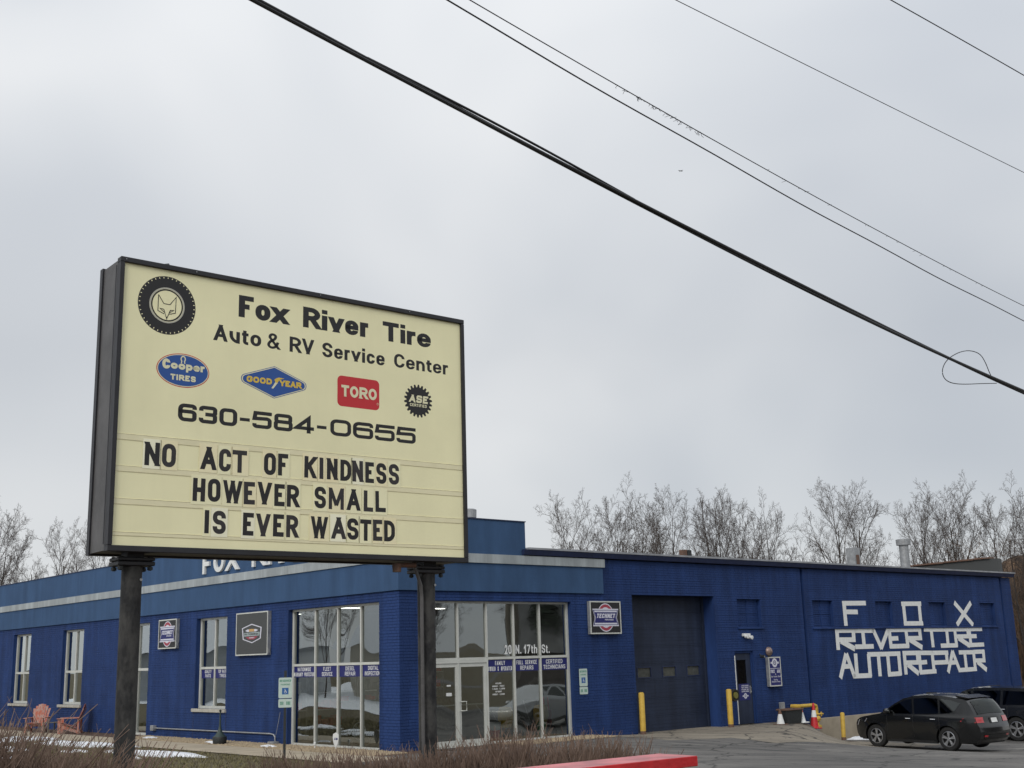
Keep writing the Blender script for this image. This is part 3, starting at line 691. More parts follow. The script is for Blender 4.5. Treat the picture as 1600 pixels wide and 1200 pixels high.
# gutter and roof edge
b = MB()
b.add([(4.15,-.13,4.955),(32.45,-.13,4.955),(32.45,-.19,5.10),(4.15,-.19,5.10),(4.15,-.0565,4.955),(32.45,0.0,4.955),(32.45,-.0,5.10),(4.15,-.0565,5.10)],
      [(0,1,2,3),(4,0,3,7),(1,5,6,2),(4,5,1,0),(3,2,6,7)])
b.build('gutter', M['navy'], shop)
b = MB(); b.box(4.30, 32.48, -0.205, 0.34, 5.101, 5.155); b.build('roof_flashing', M['roof'], shop)
b = MB(); b.box(0.25, 32.3, 0.34, 33.9, 4.93, 5.05); b.build('roof', M['roofing'], shop)
# short sheets of rusty flashing lying along the eave
for a0, a1 in ((10.6, 12.4), (14.4, 15.8), (20.5, 22.0)):
    b = MB(); b.box(a0, a1, 0.0, 0.5, 5.156, 5.18); b.build('flashing_patch', M['rust'], shop)
# rear parapet wall with rusty cap at the far right end
b = MB()
pr = [(-0.25,5.06),(-0.25,5.74),(0.2,5.78),(2.9,5.68),(4.6,5.70),(8.0,5.6),(8.0,5.06)]
vs = [(31.6, p[0]+.3, p[1]) for p in pr]+[(31.9, p[0]+.3, p[1]) for p in pr]; n = len(pr)
b.add(vs, [tuple(range(n)), tuple(reversed(range(n, 2*n)))]+[(i, i+n, (i+1) % n+n, (i+1) % n) for i in range(n)])
b.build('end_parapet', M['charcoal'], shop)
for i in range(9):
    a = 0.4+i*0.72; z = 5.785-0.015*i
    b = MB(); b.bbox(31.5, 32.0, a, a+0.69, z-.02+random.uniform(-.01,.01), z+.05, 0.01); b.build('cap_tile', M['rust'], shop)

# ---- windows
bld_x = {'R': ident, 'L': left}
def storefront(wall, xs, z0, z1, zt, depth, name, gm, doors=(), bar=0.055, sill=None):
    """xs: member centres left to right; zt: transom height; one frame part, its panes sub-parts"""
    f = bld_x[wall]
    fr = MB(); y0, y1 = depth, depth+0.09
    X0, X1 = xs[0], xs[-1]
    fr.box(X0, X0+bar*1.4, y0, y1, z0, z1); fr.box(X1-bar*1.4, X1, y0, y1, z0, z1)
    fr.box(X0+bar*1.4, X1-bar*1.4, y0+.002, y1, z1-bar, z1-.0)
    fr.box(X0+bar*1.4, X1-bar*1.4, y0+.002, y1, z0, z0+bar*1.3)
    fr.box(X0+bar*1.4, X1-bar*1.4, y0+.004, y1, zt-bar*.6, zt+bar*.6)
    for x in xs[1:-1]:
        fr.box(x-bar/2, x+bar/2, y0-.004, y1-.002, z0+bar*1.3, zt-bar*.6); fr.box(x-bar/2, x+bar/2, y0-.004, y1-.002, zt+bar*.6, z1-bar)
    fr.xform(f); fo = fr.build(name, M['alu'], shop)
    for i in range(len(xs)-1):
        for k, (za, zb) in enumerate(((z0, zt), (zt, z1))):
            if k == 0 and i in doors: continue
            p = MB(); a, c = xs[i]+bar*.4, xs[i+1]-bar*.4
            # old float glass: each pane bows very slightly
            nx, nz = 5, 6; vs = []; bow = random.Random(int(xs[i]*100)+k).uniform(-0.004, 0.005)
            for jz in range(nz+1):
                for jx in range(nx+1):
                    tx, tz = jx/nx, jz/nz
                    vs.append((a+(c-a)*tx, y0+.045+bow*(4*tx*(1-tx))*(4*tz*(1-tz)), za+bar*.5+(zb-za-bar)*tz))
            p.add(vs, [(jz*(nx+1)+jx, jz*(nx+1)+jx+1, (jz+1)*(nx+1)+jx+1, (jz+1)*(nx+1)+jx) for jz in range(nz) for jx in range(nx)])
            p.xform(f); p.build('pane', gm, fo, smooth=True)
    return fo
def banner(parent, wall, x0, x1, z0, z1, y, l1, l2, w1=0.7, w2=0.9):
    b = MB(); b.flat([(x0,z0),(x1,z0),(x1,z1),(x0,z1)], y, 0)
    c = (x0+x1)/2; hw = (x1-x0)/2; h = (z1-z0)
    text(b, l1, c-hw*w1, c+hw*w1, z0+h*.55, h*.35, h*.055, y-.002, 1, R=.7, gap=h*.055, space=h*.14)
    text(b, l2, c-hw*w2, c+hw*w2, z0+h*.09, h*.35, h*.055, y-.002, 1, R=.7, gap=h*.055, space=h*.14)
    b.xform(bld_x[wall]); b.build('window_banner', [M['banner'], M['white']], parent)
DEP = 0.14
xsL = [-5.3, -4.11, -2.99, -1.895, -0.87]
sfL = storefront('L', xsL, 0.0, 3.69, 2.16, DEP, 'display_window', M['glassL'])
for i, (a, c, w1, w2) in enumerate((('NATIONWIDE','WARRANTY PROTECTION',.62,.97),('FLEET','SERVICE',.36,.5),('DIESEL','REPAIR',.42,.48),('DIGITAL','INSPECTIONS',.48,.8))):
    banner(sfL, 'L', xsL[i]+.05, xsL[i+1]-.03, 1.83, 2.125, DEP+.03, a, c, w1, w2)
xsR = [0.87, 1.99, 2.975, 3.94, 4.905, 6.01]
sfR = storefront('R', xsR, 0.0, 3.69, 2.20, DEP, 'shopfront', M['glassR'], doors=(0, 1))
for i, (a, c, w1, w2) in enumerate((('FAMILY','OWNED & OPERATED',.4,.97),('FULL SERVICE','REPAIRS',.85,.55),('CERTIFIED','TECHNICIANS',.62,.82))):
    banner(sfR, 'R', xsR[i+2]+.03, xsR[i+3]-.06, 1.84, 2.155, DEP+.03, a, c, w1, w2)
for s_, xa, xb in (('20', 3.62, 3.87), ('N.', 4.01, 4.22), ('17th', 4.32, 4.81), ('St.', 4.98, 5.28)):
    b = MB(); text(b, s_, xa, xb, 2.30, 0.235, 0.040, DEP+.03, 0, R=.8, gap=.03); b.build('address_lettering', M['white'], sfR)
b = MB()
for k, (s, w_) in enumerate((('HOURS', .2), ('Monday - Friday', .42), ('7.30am - 5.30pm', .44), ('Saturday', .22), ('Sunday - Closed', .42))):
    s = s.upper()
    text(b, s, 3.37-w_/2, 3.37+w_/2, 1.52-k*.07, 0.042, 0.009, DEP+.03, 0, R=.7, gap=.008)
b.build('opening_hours_lettering', M['white'], sfR)
# entrance doors: two leaves
for i, (xa, xb, hs) in enumerate(((0.95, 1.985, 1), (1.995, 2.94, -1))):
    d = MB(); y0 = DEP+.012; y1 = DEP+.06; s_ = .085
    d.box(xa, xa+s_, y0, y1, 0.03, 2.09); d.box(xb-s_, xb, y0, y1, 0.03, 2.09); d.box(xa+s_, xb-s_, y0+.001, y1, 2.0, 2.09); d.box(xa+s_, xb-s_, y0+.001, y1, 0.03, 0.17)
    do = d.build('entrance_door', M['alu'], shop)
    p = MB(); p.flat([(xa+s_, .17), (xb-s_, .17), (xb-s_, 2.0), (xa+s_, 2.0)], DEP+.04); p.build('pane', M['glassR'], do)
    p = MB(); p.box(xa+s_, xb-s_, DEP+.062, DEP+.10, 1.03, 1.06); p.build('push_bar', M['alu'], do)
hx = 2.04
h = MB(); h.tube([(hx, DEP, 0.9), (hx, DEP-.09, .9), (hx+.13, DEP-.09, .9), (hx+.13, DEP-.09, 1.13), (hx, DEP-.09, 1.13), (hx, DEP, 1.13)], .014, 8); h.build('handle', M['alu'], do)
h = MB(); h.flat(ellipse(2.86, .14, .04, .05, 12), DEP+.03, 0); h.build('sticker', M['white'], do)
h = MB(); h.box(1.6, 1.78, DEP+.03, DEP+.035, 1.28, 1.36); h.box(1.62, 1.75, DEP+.03, DEP+.035, 1.52, 1.56); h.build('sticker', M['white'], do)
# transom header over the doors
h = MB(); h.box(0.95, 2.95, DEP-.006, DEP+.088, 2.095, 2.165); h.build('door_header', M['alu'], shop)
# left wall small windows, each a frame with four panes and a sill
w3 = storefront('L', [-10.85, -9.86, -8.87], 0.93, 3.68, 2.15, DEP, 'window', M['glassL'], bar=.06)
banner(w3, 'L', -10.75, -9.89, 1.84, 2.12, DEP+.03, 'QUALITY', 'PARTS', .5, .42)
banner(w3, 'L', -9.83, -8.93, 1.84, 2.12, DEP+.03, 'TOP RATED', 'TIRES', .66, .45)
w2 = storefront('L', [-21.83, -20.83, -19.83], 0.95, 3.70, 2.15, DEP, 'window', M['glassL'], bar=.07)
w1 = storefront('L', [-27.15, -26.17, -25.2], 0.95, 3.70, 2.15, DEP, 'window', M['glassL'], bar=.07)
for a, c, z in ((-10.95, -8.8, .93), (-21.93, -19.75, .95), (-27.25, -25.1, .95)):
    b = MB(); b.bbox(a, c, -0.06, DEP, z-.10, z, .008); b.xform(left); b.build('window_sill', M['sill'], shop)
sd_ = storefront('L', [-16.3, -15.35, -14.25], 0.0, 3.70, 2.16, DEP, 'side_door', M['glassL'], bar=.07)
b = MB(); b.bbox(-16.3, -14.2, -.05, DEP, -.12, 0.0, .01); b.xform(left); b.build('door_step', M['sill'], shop)
# vertical joints in the brick below the windows
for x in (8.82, 10.9, 19.78, 21.88, 25.15, 27.2):
    b = MB(); b.box(-x-.012, -x+.012, -.004, .012, 0.0, 0.83); b.xform(left); b.build('wall_joint', M['navy'], shop)
# ---- garage door
M['paleglass'] = mat('dusty_glass', (0.085,0.088,0.078), 0.2, var=.3, vscale=6)
gd = MB(); y = 0.50
nrow = 8; zb0 = -0.14; zt0 = 3.96; ph = (zt0-zb0)/nrow
gdo = empty('x', (0,0,0)); bpy.data.objects.remove(gdo)
frame = MB(); frame.box(8.55, 8.62, y-.06, y+.06, -.14, 3.94); frame.box(12.29, 12.36, y-.06, y+.06, -.14, 3.94)
fo = frame.build('garage_door', M['door_navy'], shop)
GW = [(9.17, 9.76), (10.31, 10.9), (11.45, 12.03)]
for r in range(nrow):
    a, c = zb0+r*ph, zb0+(r+1)*ph-.006
    p = MB()
    if r == 3:
        wall_cells(p, 8.63, 12.28, a, c, [(g[0], g[1], a+.11, a+.39) for g in GW], y, y+.05)
    else:
        p.box(8.63, 12.28, y, y+.05, a, c)
    for k in range(5):
        z = a+.05+k*(ph-.1)/4
        if r == 3 and (a+.08 < z < a+.42): continue
        p.box(8.66, 12.25, y-.006, y, z, z+.012)
    p.build('door_panel', M['door_navy'], fo)
for g in GW:
    a = zb0+3*ph
    p = MB(); p.box(g[0]-.02, g[1]+.02, y-.014, y, a+.09, a+.109); p.box(g[0]-.02, g[1]+.02, y-.014, y, a+.391, a+.41); p.box(g[0]-.02, g[0], y-.014, y, a+.109, a+.391); p.box(g[1], g[1]+.02, y-.014, y, a+.109, a+.391)
    p.build('door_window', M['navy'], fo)
    p = MB(); p.flat([(g[0], a+.11), (g[1], a+.11), (g[1], a+.39), (g[0], a+.39)], y+.03); p.build('door_pane', M['paleglass'], fo)
b = MB(); b.box(8.3, 8.549, .34, .64, -.3, 3.939); b.box(12.361, 12.6, .34, .64, -.3, 3.939); b.box(8.3, 12.6, .34, .64, 3.941, 4.2); b.build('garage_reveal', M['brick'], shop)
b = MB(); b.box(8.3, 12.6, .66, .7, -.3, 4.2); b.build('garage_backing', M['dark'], shop)
# ---- service door
b = MB(); b.box(13.24, 13.30, .06, .16, -.09, 2.22); b.box(14.14, 14.2, .06, .16, -.09, 2.22); b.box(13.3, 14.14, .061, .16, 2.13, 2.22)
svf = b.build('service_door_frame', M['brick'], shop)
b = MB(); wall_cells(b, 13.31, 14.13, -.07, 2.12, [(13.42, 13.9, 1.17, 1.92)], .10, .145); svd = b.build('service_door', M['door_navy'], shop)
b = MB(); b.flat([(13.42,1.17),(13.9,1.17),(13.9,1.92),(13.42,1.92)], .12); b.build('pane', M['glasspl'], svd)
b = MB(); b.tube([(14.02,.1,1.05),(14.02,.05,1.05),(14.02,.05,.9),(14.02,.1,.9)], .012, 6); b.box(13.99,14.05,.09,.1,.86,1.1); b.build('handle', M['galv'], svd)
b = MB(); b.box(13.20, 13.23, -.012, .0, -.05, 2.06); b.build('door_edge_strip', M['white'], shop)
b = MB(); b.flat([(13.45,.66),(14.0,.66),(14.0,1.17),(13.45,1.17)], .095, 0)
ring(b, 13.76, .79, .085, .045, .092, 1, 24); ring(b, 13.76, .79, .028, .012, .092, 1, 14); b.flat([(13.61,.77),(13.67,.77),(13.67,.81),(13.61,.81)], .092, 1); b.flat([(13.85,.77),(13.91,.77),(13.91,.81),(13.85,.81)], .092, 1)
for k, s in enumerate(('AFTER HOURS', 'KEY DROP', 'PLEASE USE', 'ENVELOPES')): text(b, s, 13.58, 13.94, 1.09-k*.06, .04, .011, .092, 1, R=.6)
b.build('door_notice', [M['banner'], M['lilac']], svd)
b = MB(); b.bbox(13.1, 14.4, -.12, .06, -.22, -.085, .01); b.build('door_step', M['conc'], shop)
# ---- painted wall lettering (strips laid out by hand like the real one)
PAINTED = [
  ('F', [[(19.52, 3.76), (21.04, 3.78)], [(19.63, 3.83), (19.64, 2.97)], [(19.65, 3.46), (20.46, 3.46)]]),
  ('O', [[(23.45, 3.77), (24.88, 3.79)], [(23.59, 3.85), (23.61, 2.97)], [(24.73, 3.86), (24.71, 2.97)], [(23.5, 3.04), (24.88, 3.04)]]),
  ('X', [[(27.41, 3.85), (28.73, 2.96)], [(28.74, 3.86), (27.43, 2.97)]]),
  ('R', [[(18.93, 2.81), (20.21, 2.81)], [(19.05, 2.87), (19.02, 2.14)], [(20.07, 2.81), (20.04, 2.4)], [(19.04, 2.49), (20.12, 2.48)], [(19.21, 2.45), (20.06, 2.16)]]),
  ('I', [[(20.17, 2.8), (21.4, 2.79)], [(20.67, 2.8), (20.68, 2.23)], [(20.1, 2.23), (21.29, 2.23)]]),
  ('V', [[(21.35, 2.84), (21.81, 2.14)], [(22.37, 2.83), (21.77, 2.15)]]),
  ('E', [[(22.31, 2.81), (23.59, 2.81)], [(22.41, 2.81), (22.48, 2.15)], [(22.47, 2.49), (23.0, 2.5)], [(22.37, 2.21), (23.7, 2.21)]]),
  ('R', [[(23.57, 2.81), (24.68, 2.81)], [(23.57, 2.82), (23.64, 2.18)], [(24.55, 2.81), (24.59, 2.44)], [(23.58, 2.49), (24.68, 2.49)], [(23.76, 2.45), (24.64, 2.13)]]),
  ('T', [[(24.88, 2.81), (26.38, 2.8)], [(25.41, 2.81), (25.45, 2.13)]]),
  ('I', [[(26.33, 2.8), (27.24, 2.8)], [(26.59, 2.8), (26.58, 2.18)], [(26.02, 2.18), (27.32, 2.18)]]),
  ('R', [[(27.2, 2.8), (28.36, 2.8)], [(27.2, 2.8), (27.24, 2.15)], [(28.21, 2.8), (28.26, 2.46)], [(27.27, 2.52), (28.35, 2.52)], [(27.42, 2.46), (28.26, 2.15)]]),
  ('E', [[(28.3, 2.8), (29.41, 2.8)], [(28.36, 2.79), (28.37, 2.15)], [(28.35, 2.52), (28.9, 2.52)], [(28.07, 2.17), (29.43, 2.18)]]),
  ('A', [[(19.01, 1.17), (19.48, 2.0)], [(19.5, 2.0), (19.9, 1.18)], [(19.24, 1.56), (19.71, 1.57)]]),
  ('U', [[(20.09, 2.0), (20.04, 1.22)], [(19.82, 1.22), (20.98, 1.21)], [(20.92, 1.96), (20.88, 1.18)]]),
  ('T', [[(20.84, 1.95), (22.11, 1.94)], [(21.55, 1.95), (21.53, 1.16)]]),
  ('O', [[(22.1, 1.94), (23.04, 1.94)], [(22.17, 1.93), (22.16, 1.19)], [(22.06, 1.21), (22.99, 1.22)], [(22.92, 1.97), (22.9, 1.17)]]),
  ('R', [[(23.2, 1.95), (24.39, 1.94)], [(23.32, 1.98), (23.29, 1.17)], [(24.23, 1.93), (24.22, 1.57)], [(23.34, 1.6), (24.32, 1.59)], [(23.46, 1.54), (24.19, 1.18)]]),
  ('E', [[(24.37, 1.94), (25.38, 1.92)], [(24.37, 1.94), (24.34, 1.2)], [(24.38, 1.58), (24.87, 1.59)], [(24.27, 1.22), (25.49, 1.23)]]),
  ('P', [[(25.32, 1.92), (26.52, 1.91)], [(25.3, 1.92), (25.33, 1.21)], [(26.37, 1.91), (26.37, 1.51)], [(25.32, 1.55), (26.48, 1.55)]]),
  ('A', [[(26.87, 1.96), (26.36, 1.15)], [(26.85, 1.96), (27.27, 1.19)], [(26.59, 1.52), (27.1, 1.53)]]),
  ('I', [[(27.34, 1.9), (28.55, 1.89)], [(27.79, 1.9), (27.81, 1.22)], [(27.17, 1.22), (28.62, 1.23)]]),
  ('R', [[(28.51, 1.9), (29.4, 1.9)], [(28.51, 1.9), (28.5, 1.2)], [(29.32, 1.96), (29.28, 1.49)], [(28.52, 1.56), (29.39, 1.55)], [(28.72, 1.51), (29.42, 1.17)]]),
]
for ch, sts in PAINTED:
    b = MB()
    for k, st in enumerate(sts):
        hor = abs(st[0][1]-st[1][1]) < 0.16*abs(st[0][0]-st[1][0])
        ver = abs(st[0][0]-st[1][0]) < 0.3*abs(st[0][1]-st[1][1])
        if ver: xm = (st[0][0]+st[1][0])/2; st = [(xm+(st[0][0]-xm)*.4, st[0][1]), (xm+(st[1][0]-xm)*.4, st[1][1])]
        Lp, Rp = ribbon(st, 0.165 if hor else 0.20 if not ver else 0.215)
        put_ribbon(b, Lp, Rp, -0.008-0.0006*k, 0, 0.003)
    b.build('painted_letter', M['wallpaint'], shop)
# ---- raised letters on the left fascia (FOX RIVER TIRE); the lower ends show below the pylon sign
b0 = -10.33
for word, xa, xb in (('FOX', -10.33, -8.12), ('RIVER', -7.22, -3.4), ('TIRE', -2.9, -0.6)):
    tmp = MB(); bx = text(tmp, word, xa, xb, 5.04, 0.62, 0.135, -0.12, 0, R=1.0, gap=0.18)
    for ch, x0, x1 in bx:
        b = MB(); glyph(b, ch, x0, 5.04, x1-x0, 0.62, 0.135, -0.13, 0, 1.0, 0.0, 0.07, 0.001)
        b.xform(left); b.build('fascia_letter', M['white'], shop)
# ---- inside of the shop, dim behind the glass
b = MB()
b.add([(.34,.34,0.005),(8,.34,0.005),(8,31,0.005),(.34,31,0.005)], [(0,1,2,3)]); b.build('showroom_floor', M['roomfloor'], shop)
b = MB(); b.add([(.34,.34,3.9),(8,.34,3.9),(8,31,3.9),(.34,31,3.9)], [(0,3,2,1)]); b.build('showroom_ceiling', M['room'], shop)
b = MB(); b.box(8,8.1,.34,31,0,3.9); b.box(.34,8,31,31.1,0,3.9); b.box(.34,8,17.5,17.6,0,3.9); b.box(.34,8,11.2,11.3,0,3.9); b.build('showroom_wall', M['room'], shop)

M['lampglow'] = bpy.data.materials.new('lamp_diffuser'); M['lampglow'].use_nodes = True
_b = M['lampglow'].node_tree.nodes['Principled BSDF']; _b.inputs['Base Color'].default_value = (.8,.8,.8,1); _b.inputs['Emission Color'].default_value = (1,.97,.9,1); _b.inputs['Emission Strength'].default_value = 5.0
for lu, lv in ((2.0, 2.2), (5.2, 2.2), (2.0, 5.6), (5.2, 5.6), (2.4, 9.6), (2.4, 14.5)):
    b = MB(); b.box(lu-.62, lu+.62, lv-.17, lv+.17, 3.78, 3.88); lo_ = b.build('ceiling_light', M['white'], shop)
    b = MB(); b.box(lu-.58, lu+.58, lv-.13, lv+.13, 3.765, 3.779); b.build('lamp_diffuser', M['lampglow'], lo_)
def uvt(name, u, v, z=0, rz=RW, **k): return empty(name, W(u, v, z), rz, **k)
# counter
t = uvt('service_counter', 5.0, 6.5, label='dark service counter deep inside the showroom', cat='counter')
b = MB(); b.bbox(-2, 1.8, 0, .6, 0, 1.0); b.build('counter_base', M['greywood'], t); b = MB(); b.bbox(-2.1, 1.9, -.06, .66, 1.0, 1.05); b.build('counter_top', M['charcoal'], t)
# shelving along the showroom back wall
for i in range(4):
    t = uvt('display_shelf', 1.2+i*1.75, 7.55, .005, label='metal showroom shelf with boxed goods, %s along the back wall' % ('first', 'second', 'third', 'fourth')[i], cat='shelf', group='shelves at the back of the showroom')
    rr_ = random.Random(i)
    for x in (-.7, .7): b = MB(); b.box(x-.02, x+.02, -.2, .2, 0, 1.9); b.build('upright', M['galv'], t)
    for z in (.3, .8, 1.3, 1.8):
        b = MB(); b.box(-.68, .68, -.2, .2, z, z+.03); b.build('shelf_board', M['white'], t)
        b = MB(); x = -.62
        while x < .5:
            w_ = rr_.uniform(.12, .3); b.box(x, x+w_-.02, -.15, .1, z+.031, z+rr_.uniform(.18, .38)); x += w_
        g_ = b.build('boxed_goods', M[rr_.choice(('red', 'yellow', 'white', 'cblue', 'charcoal'))], t); g_['kind'] = 'stuff'
# tyres displayed behind the left window
def tyre_mesh(r, w_, n=32):
    b = MB()
    prof = [(r*.62, -w_*.38), (r*.72, -w_*.5), (r*.93, -w_*.48), (r, -w_*.36), (r, w_*.36), (r*.93, w_*.48), (r*.72, w_*.5), (r*.62, w_*.38), (r*.62, -w_*.38)]
    vs = []; fs = []
    for (q, h) in prof[:-1]:
        for k in range(n): a = 2*PI*k/n; vs.append((q*math.cos(a), h, q*math.sin(a)))
    P = len(prof)-1
    for i in range(P):
        for k in range(n): fs.append((i*n+k, i*n+(k+1) % n, ((i+1) % P)*n+(k+1) % n, ((i+1) % P)*n+k))
    b.add(vs, fs); return b
for i, (v, z, r) in enumerate(((1.7, 1.28, .36), (1.7, .42, .36), (2.9, .40, .36))):
    lab = ('upper tyre on the rack behind the corner display window', 'lower tyre on the rack behind the corner display window', 'single tyre standing left of the tyre rack behind the display window')[i]
    t = uvt('tyre_on_display', .85, v, z, LW+.25, label=lab, cat='tyre', group='tyres behind the display window')
    tyre_mesh(r, .22).build('tyre', M['rubber'], t, smooth=True)
    b = MB(); ring(b, 0, 0, r*.66, r*.58, -.09, 0, 28)
    for k in range(5):
        a = 2*PI*k/5; Lp, Rp = ribbon([(0, 0), (r*.6*math.cos(a), r*.6*math.sin(a))], .05); put_ribbon(b, Lp, Rp, -.06, 0, .02)
    b.build('rim', M['galv'], t)
# red and white tub, yellow machines, red and green things behind the right hand panes
t = uvt('tapered_tub', 3.42, .44, 0.005, label='red and white tapered tub standing behind the glass beside the entrance door', cat='tub')
b = MB(); b.lathe([(.09,0),(.15,.33)], n=20); b.build('tub_body', M['red'], t); b = MB(); b.lathe([(.152,.331),(.185,.53),(.17,.535)], n=20); b.build('tub_rim', M['white'], t)
def mower(u, v, col, lab, ang):
    t = uvt('mower', u, v, 0.005, RW+ang, label=lab, cat='lawn mower')
    b = MB(); b.bbox(-.28,.28,-.35,.35,.12,.30,.03); b.build('deck', M['charcoal'], t)
    b = MB(); b.lathe([(.02,.86),(.17,.84),(.215,.72),(.22,.55),(.15,.30)], n=18); b.build('engine_cover', col, t, smooth=True)
    for x in (-.3,.3):
        for y in (-.28,.28): q = MB(); q.lathe([(.11,-.03),(.11,.03)], x, y, .11, 14, axis='X'); q.build('wheel', M['rubber'], t)
    b = MB(); b.tube([(-.2,.3,.3),(-.22,.9,.95),(.22,.9,.95),(.2,.3,.3)], .014, 6); b.build('handlebar', M['galv'], t)
mower(4.74, 1.5, M['yellow'], 'round yellow machine behind the middle glass pane', 0.2)
mower(6.05, 1.45, M['yellow'], 'yellow machine behind the dividing mullion of the right hand panes', -0.4)
t = uvt('red_cart', 6.45, 1.6, 0.005, .3+RW, label='slim red upright cart behind the far right glass pane', cat='hand cart')
b = MB(); b.tube([(-.15,0,.15),(-.12,.05,1.05),(.12,.05,1.05),(.15,0,.15)], .025, 8); b.bbox(-.15,.15,-.2,0,.1,.14,.005); b.bbox(-.13,.13,-.06,.03,.2,.7,.02); b.build('cart_frame', M['red'], t)
for x in (-.19,.19): q = MB(); q.lathe([(.1,-.03),(.1,.03)], x, .03, .1, 14, axis='X'); q.build('wheel', M['rubber'], t)
t = uvt('green_tank', 5.55, .9, .005, label='small green pressure tank behind the far right glass pane', cat='tank')
b = MB(); b.lathe([(.10,0),(.13,.04),(.13,.34),(.08,.42),(.03,.45)], n=18); b.build('tank_body', mat('green_enamel', (.05,.2,.07), .4), t, smooth=True); b = MB(); b.tube([(0,0,.44),(0,0,.5),(.08,0,.5)], .014, 6); b.build('valve', M['galv'], t)

# ------------------------------------------------------------------ wall mounted signs
def tech_badge(b, cx, cz, s, y, vz=1.0):
    """black panel badge: two half discs behind a flared blue plate"""
    n0 = len(b.v)
    def half(r, mi, yy, top, clip):
        pts = ellipse(cx, cz, r*.30*s/.5, r*.46*s/.5, 40)
        pts = ellipse(cx, cz, .30*s*r, .44*s*r, 48)
        p = [q for q in pts if (q[1]-cz > clip if top else q[1]-cz < -clip)]
        if not top: p = p
        p.sort(key=lambda q: math.atan2(q[1]-cz, q[0]-cx) if top else math.atan2(cz-q[1], q[0]-cx))
        b.flat(p, yy, mi)
    for top in (True, False):
        half(1.0, 1, y, top, .14*s); half(.93, 2, y-.001, top, .14*s); half(.72, 1, y-.002, top, .14*s)
    P = lambda k, m_: [(cx-.455*s*k, cz+.27*s*m_), (cx+.455*s*k, cz+.27*s*m_), (cx+.385*s*k, cz), (cx+.455*s*k, cz-.27*s*m_), (cx-.455*s*k, cz-.27*s*m_), (cx-.385*s*k, cz)]
    def plate(pp, yy, mi):
        b.add([(p[0], yy, p[1]) for p in pp], [(0,5,2,1),(5,4,3,2)], mi)
    plate(P(1, 1), y-.003, 1); plate(P(.955, .86), y-.004, 3)
    plate([(cx-.40*s, cz+.215*s), (cx+.40*s, cz+.215*s), (cx+.355*s, cz), (cx+.40*s, cz-.215*s), (cx-.40*s, cz-.215*s), (cx-.355*s, cz)], y-.0045, 1)
    plate([(cx-.385*s, cz+.165*s), (cx+.385*s, cz+.165*s), (cx+.345*s, cz), (cx+.385*s, cz-.165*s), (cx-.385*s, cz-.165*s), (cx-.345*s, cz)], y-.005, 3)
    text(b, 'TECHNET', cx-.33*s, cx+.31*s, cz-.015*s, .135*s, .034*s, y-.007, 4, R=.45, gap=.012*s, slant=.22)
    text(b, 'PROFESSIONAL', cx-.04*s, cx+.27*s, cz-.09*s, .042*s, .009*s, y-.007, 4, R=.4, gap=.007*s)
    b.v[n0:] = [(p[0], p[1], cz+(p[2]-cz)*vz) for p in b.v[n0:]]
def box_sign(name, x0w, x1w, z0, z1, dep, wall, label, draw, facemat, mats):
    """lit box sign bolted to the wall; x from left to right as seen"""
    if wall == 'R': o = empty(name, W(x0w, 0, z0), RW, label, 'sign')
    else: o = empty(name, W(0, -x0w, z0), LW, label, 'sign')
    w_, h = x1w-x0w, z1-z0
    b = MB(); b.box(0, w_, -dep+.012, -.004, 0, h); b.build('sign_case', M['galv'], o)
    b = MB(); t = .035
    b.box(0, w_, -dep, -dep+.012, 0, t); b.box(0, w_, -dep, -dep+.012, h-t, h); b.box(0, t, -dep, -dep+.012, t, h-t); b.box(w_-t, w_, -dep, -dep+.012, t, h-t)
    b.build('sign_frame', M['alu'], o)
    b = MB(); b.flat([(t,t),(w_-t,t),(w_-t,h-t),(t,h-t)], -dep+.008, 0); draw(b, w_, h, -dep+.006); b.build('sign_face', [facemat]+mats, o)
    b = MB(); b.box(w_ if wall == 'L' else -.03, w_+.03 if wall == 'L' else 0, -dep*.7, -dep*.4, .05, .2); b.build('junction_box', M['galv'], o)
    return o
badge_m = [M['lilac'], M['maroon'], M['banner'], M['lilac']]
box_sign('square_badge_sign', 6.65, 7.92, 2.79, 3.72, .12, 'R', 'square black wall sign with round red badge and blue banner between shopfront and garage door',
         lambda b, w_, h, y: tech_badge(b, w_/2, h/2, w_*.93, y, h/w_*1.06), M['black'], badge_m)
box_sign('square_badge_sign', -13.32, -12.03, 2.80, 3.74, .12, 'L', 'black wall sign with round red badge and blue banner left of the narrow window',
         lambda b, w_, h, y: tech_badge(b, w_/2, h/2, w_*.93, y, h/w_*1.06), M['black'], badge_m)
